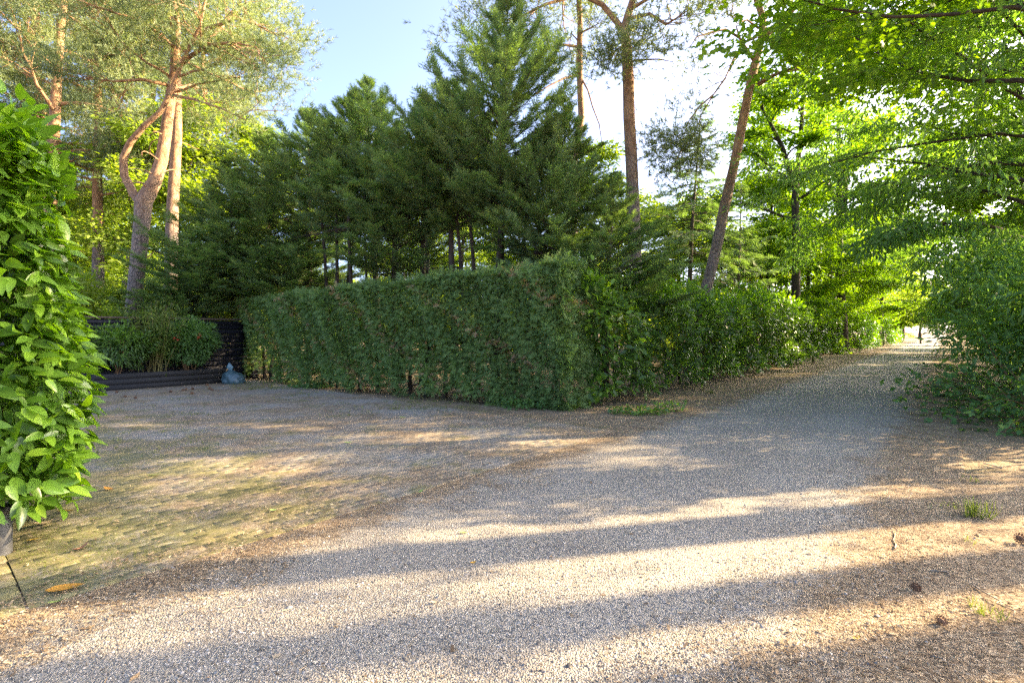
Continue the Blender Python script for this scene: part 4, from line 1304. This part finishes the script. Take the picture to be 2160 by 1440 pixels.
o = MB().inst(CH_V, CH_F, fr, np.stack([P[:, 0], P[:, 1], np.full(n, .0125)], -1), r.random(n)).build('gravel', M['chips'])
tag(o, 'loose grey and pale stone chips on the lane', 'gravel', None, 'stuff')
# weeds and thin grass in the joints
def blades(n, pts, h, lean=.5, wd_=.045):
    m = MB()
    i = r.integers(0, len(pts), n)
    c = pts[i]
    a = r.uniform(0, 6.28, n)
    d = np.stack([np.cos(a) * lean, np.sin(a) * lean, np.ones(n)], -1) + r.normal(0, .15, (n, 3))
    BV = np.array([(0, -wd_, 0), (0, wd_, 0), (.6, wd_ * .65, .05), (.6, -wd_ * .65, .05), (1, 0, -.10)])
    m.inst(BV, np.array([(0, 1, 2), (0, 2, 3), (3, 2, 4)]), frames(d, np.stack([np.cos(a), np.sin(a), np.zeros(n)], -1), h * r.uniform(.5, 1.3, n)), c, r.random(n))
    return m
pts = []
for (x0, x1, y0, y1, k) in ((480, 660, 806, 824, 300), (820, 1010, 838, 866, 150), (560, 720, 826, 850, 60), (200, 460, 830, 960, 90), (660, 1080, 850, 880, 70)):
    for i in range(k):
        c = G(r.uniform(x0, x1), r.uniform(y0, y1))
        for j in range(6): pts.append((c[0] + r.normal(0, .05), c[1] + r.normal(0, .05), .02))
o = blades(6500, np.array(pts), .05, .8).build('weeds', M['grass'])
tag(o, 'thin weeds and grass growing in the paving joints below the clipped hedge', 'weeds', None, 'stuff')
# moss cushions near the laurel
pm_ = []
while len(pm_) < 2600:
    uu, ss = r.uniform(-7.5, -3.9), .45 + r.exponential(.9)
    if ss < 4 and math.sin(uu * 2.7 + ss * 1.3) + math.sin(ss * 3.9 - uu) + r.normal(0, .6) > .5: pm_.append(US(uu, ss, .018))
o = blades(15000, np.array(pm_) , .016, 1.2)
o = o.build('moss', M['grass'])
tag(o, 'short yellow green moss on the paving beside the big laurel', 'moss', None, 'stuff')
GT = 'grass tufts on the verge'
for k, (x, y, nbl, h, sp, lab) in enumerate(((2065, 1092, 60, .15, .05, 'bright upright grass tuft on the sunlit verge'), (2048, 1014, 40, .05, .05, 'small flat cushion of grass by the brambles'), (2010, 1075, 36, .06, .08, 'thin patch of short grass beside the upright tuft'), (2045, 1145, 16, .06, .03, 'tiny grass sprig on sunny chaff near the upright tuft'), (2080, 1300, 40, .07, .035, 'sparse grass sprigs among dry twigs on the verge'), (1500, 830, 60, .10, .05, 'weedy grass tuft at the foot of the dark laurel hedge'))):
    c = G(x, y)
    q = np.array([(r.normal(0, sp), r.normal(0, sp), 0) for _ in range(18)])
    ob = blades(nbl * 2, q, h, .5, .02).build('grass_tuft', M['grass'], loc=(c[0], c[1], .004))
    tag(ob, lab, 'grass', GT)
for k, (x, y, R_, lab, mt) in enumerate(((1345, 872, .42, 'low mat of dark ivy leaves on bare earth below the laurel hedge', 'laurel_dark'), (1413, 868, .24, 'small bright green weed beside the ivy mat', 'decid_blue'), (1110, 862, .36, 'grey green weed clump at the corner of the clipped hedge', 'bramble'), (655, 818, .45, 'trailing weeds at the foot of the clipped hedge near the sack', 'bramble'))):
    c = G(x, y)
    n = 420 if k != 1 else 160
    aa, qq = r.uniform(0, 6.28, n), R_ * r.random(n) ** .6
    C = np.stack([qq * np.cos(aa) * 1.3, qq * np.sin(aa) * .8, .02 + r.random(n) * (.18 if k in (1, 2) else .10)], -1)
    ob = empty('ground_plant', (c[0], c[1], 0), lab, 'plant', None)
    MB().inst(OVATE_V, OVATE_F, frames(unit(C * np.array([1, 1, 0]) + r.normal(0, .25, (n, 3)) + 1e-3), unit(np.array([0, 0, 1.]) + r.normal(0, .4, (n, 3))), r.uniform(.035, .075, n)), C, r.random(n)).build('leaves', M[mt], ob)
    m = MB()
    for j in range(8):
        m.tube(path(r, (0, 0, .005), (r.normal(), r.normal(), .25), R_, 4, .1, -.3), np.linspace(.004, .002, 5), 4, cap=False)
    m.build('stems', M['stem'], ob)

# single fallen leaves, cones and sticks
leaf_var = {}
def fallen(x, y, L, mt, rz, label, curl=0.0, z=.028):
    key = (mt, round(curl, 1))
    if key not in leaf_var:
        V = LAUREL_V.copy()
        V[:, 0] -= .5
        V[:, 2] = .10 * np.abs(V[:, 1]) * 3 + curl * (V[:, 0] ** 2) * 1.2 + .01
        leaf_var[key] = MB().add(V, LAUREL_F).mesh('fallen_leaf', M[mt], True)
    c = G(x, y)
    o = link('fallen_leaf', leaf_var[key], None, (c[0], c[1], z), (r.normal(0, .1), r.normal(0, .1), rz), L)
    return tag(o, label, 'leaf', 'single leaves fallen on the ground')
fallen(138, 1252, .19, 'leaf_orange', .35, 'long orange yellow leaf lying alone at the paving edge', .2)
fallen(170, 1166, .115, 'leaf_brown', 1.2, 'curled reddish brown leaf on green moss', 1.0)
fallen(74, 1146, .10, 'leaf_yellow', .5, 'yellow leaf lying on the dark border pavers', .3)
fallen(98, 1112, .17, 'leaf_tan', .9, 'pale tan leaf curling on the border pavers by the laurel', .7)
fallen(325, 1008, .13, 'leaf_green', .8, 'pale green leaf on mossy paving in front of the laurel', .4)
fallen(190, 1032, .13, 'leaf_tan', .3, 'dry tan leaf on moss beside the laurel', .3)
fallen(230, 1038, .12, 'leaf_orange', -.2, 'dull orange leaf on moss beside the laurel', .5)
fallen(140, 1085, .15, 'leaf_yellow', .2, 'thin yellowish leaf lying beside the border pavers', .2)
fallen(998, 1192, .05, 'leaf_orange', .7, 'small golden leaf on shaded lane gravel', .4, .018)
fallen(918, 1277, .05, 'leaf_tan', .2, 'small tan leaf crumpled on the sunlit gravel', .6, .018)
fallen(977, 1128, .06, 'leaf_green', .1, 'small green leaf on the shaded gravel', .2, .018)
fallen(888, 1042, .06, 'leaf_green', .9, 'green leaf by the gravel edge of the paving', .3)
fallen(735, 938, .12, 'leaf_green', .3, 'green oak leaf on the middle of the paving', .4)
fallen(850, 884, .13, 'leaf_green', .1, 'green leaf sprig on paving below the clipped hedge', .4)
fallen(577, 1083, .07, 'leaf_green', .4, 'tiny green leaf on dark needles at the paving edge', .3)
fallen(1808, 1352, .05, 'leaf_yellow', .4, 'small bright yellow leaf on the sunlit verge', .3, .018)
fallen(120, 1280, .08, 'leaf_green', .5, 'pale grey green leaf near the long orange yellow one', .5)
# pine cones
cm = MB()
cm.tube([(-.022, 0, .02), (-.012, 0, .02), (.008, 0, .02), (.026, 0, .02)], [.008, .018, .014, .003], 8)
for i in range(60):
    t = i / 60
    a = i * 2.4
    x = -.022 + .046 * t
    rad_ = .021 * math.sin(math.pi * (.2 + .78 * t)) + .004
    c = np.array([x, rad_ * math.cos(a), .02 + rad_ * math.sin(a)])
    d = unit(np.array([.35, math.cos(a), math.sin(a)]))
    cm.inst(LEAF2_V - np.array([.3, 0, 0]), LEAF2_F, frames(d[None], np.array([[1.0, .1, .1]]), np.array([.016])), c[None], np.array([r.random()]))
cone_me = cm.mesh('pine_cone', M['cone'])
def cone(x, y, label, group, sc=1.0):
    c = G(x, y)
    return tag(link('pine_cone', cone_me, None, (c[0], c[1], .014), (0, 0, r.uniform(0, 6.28)), sc), label, 'cone', group)
cone(1932, 1250, 'brown pine cone in the shadow stripe on the verge', None, .85)
cone(1986, 1322, 'reddish pine cone lying open on sunny chaff', None, .85)
cone(2152, 1146, 'dark red pine cone on the sunlit verge past the grass tuft', None, 1.2)
for x, y in ((246, 830), (264, 839), (286, 842), (360, 829), (386, 826), (392, 824), (406, 823), (442, 822), (447, 825), (405, 833), (437, 815)):
    cone(x, y, 'dark pine cone on the paving in front of the planter', 'pine cones in front of the planter', 1.25)
def stick(x0, y0, x1, y1, rad_, label, group='dry sticks on the ground', z=.02):
    a, b = G(x0, y0), G(x1, y1)
    mid = (a + b) / 2
    rad_ *= .55
    n = 6
    p = np.linspace(a, b, n) - mid + r.normal(0, .012, (n, 3)) * np.array([1, 1, .2])
    m = MB().tube(p, np.linspace(rad_, rad_ * .5, n), 6)
    q = p[3] + (p[4] - p[3]) * .3
    m.tube([q, q + np.array([.04, .05, .005])], [rad_ * .6, rad_ * .3], 5)
    return tag(m.build('stick', M['twig'], loc=(mid[0], mid[1], z), smooth=True), label, 'stick', group)
stick(468, 1300, 524, 1278, .006, 'short pale stick on the sunlit gravel edge')
stick(372, 1304, 438, 1288, .005, 'thin straw coloured stick beside the short pale one')
stick(1890, 1162, 1884, 1122, .008, 'forked pale twig on the sunlit verge')
stick(2060, 1245, 2150, 1310, .008, 'long thin dry branch on the verge among sprigs of grass')
stick(1960, 1205, 2000, 1218, .014, 'stubby piece of bark in the shaded stripe of the verge')
stick(2075, 980, 2115, 990, .012, 'grey stick lying in shade before the brambles')
stick(1580, 1305, 1640, 1330, .006, 'dry twig at the lane edge in the bottom shadow')
stick(318, 1178, 360, 1176, .004, 'thin dark twig on the mossy paving')
stick(1960, 1390, 2010, 1408, .007, 'dry twig near the lowest shade patch of the verge')
stick(1690, 1405, 1760, 1412, .006, 'thin reddish twig on sunny chaff')
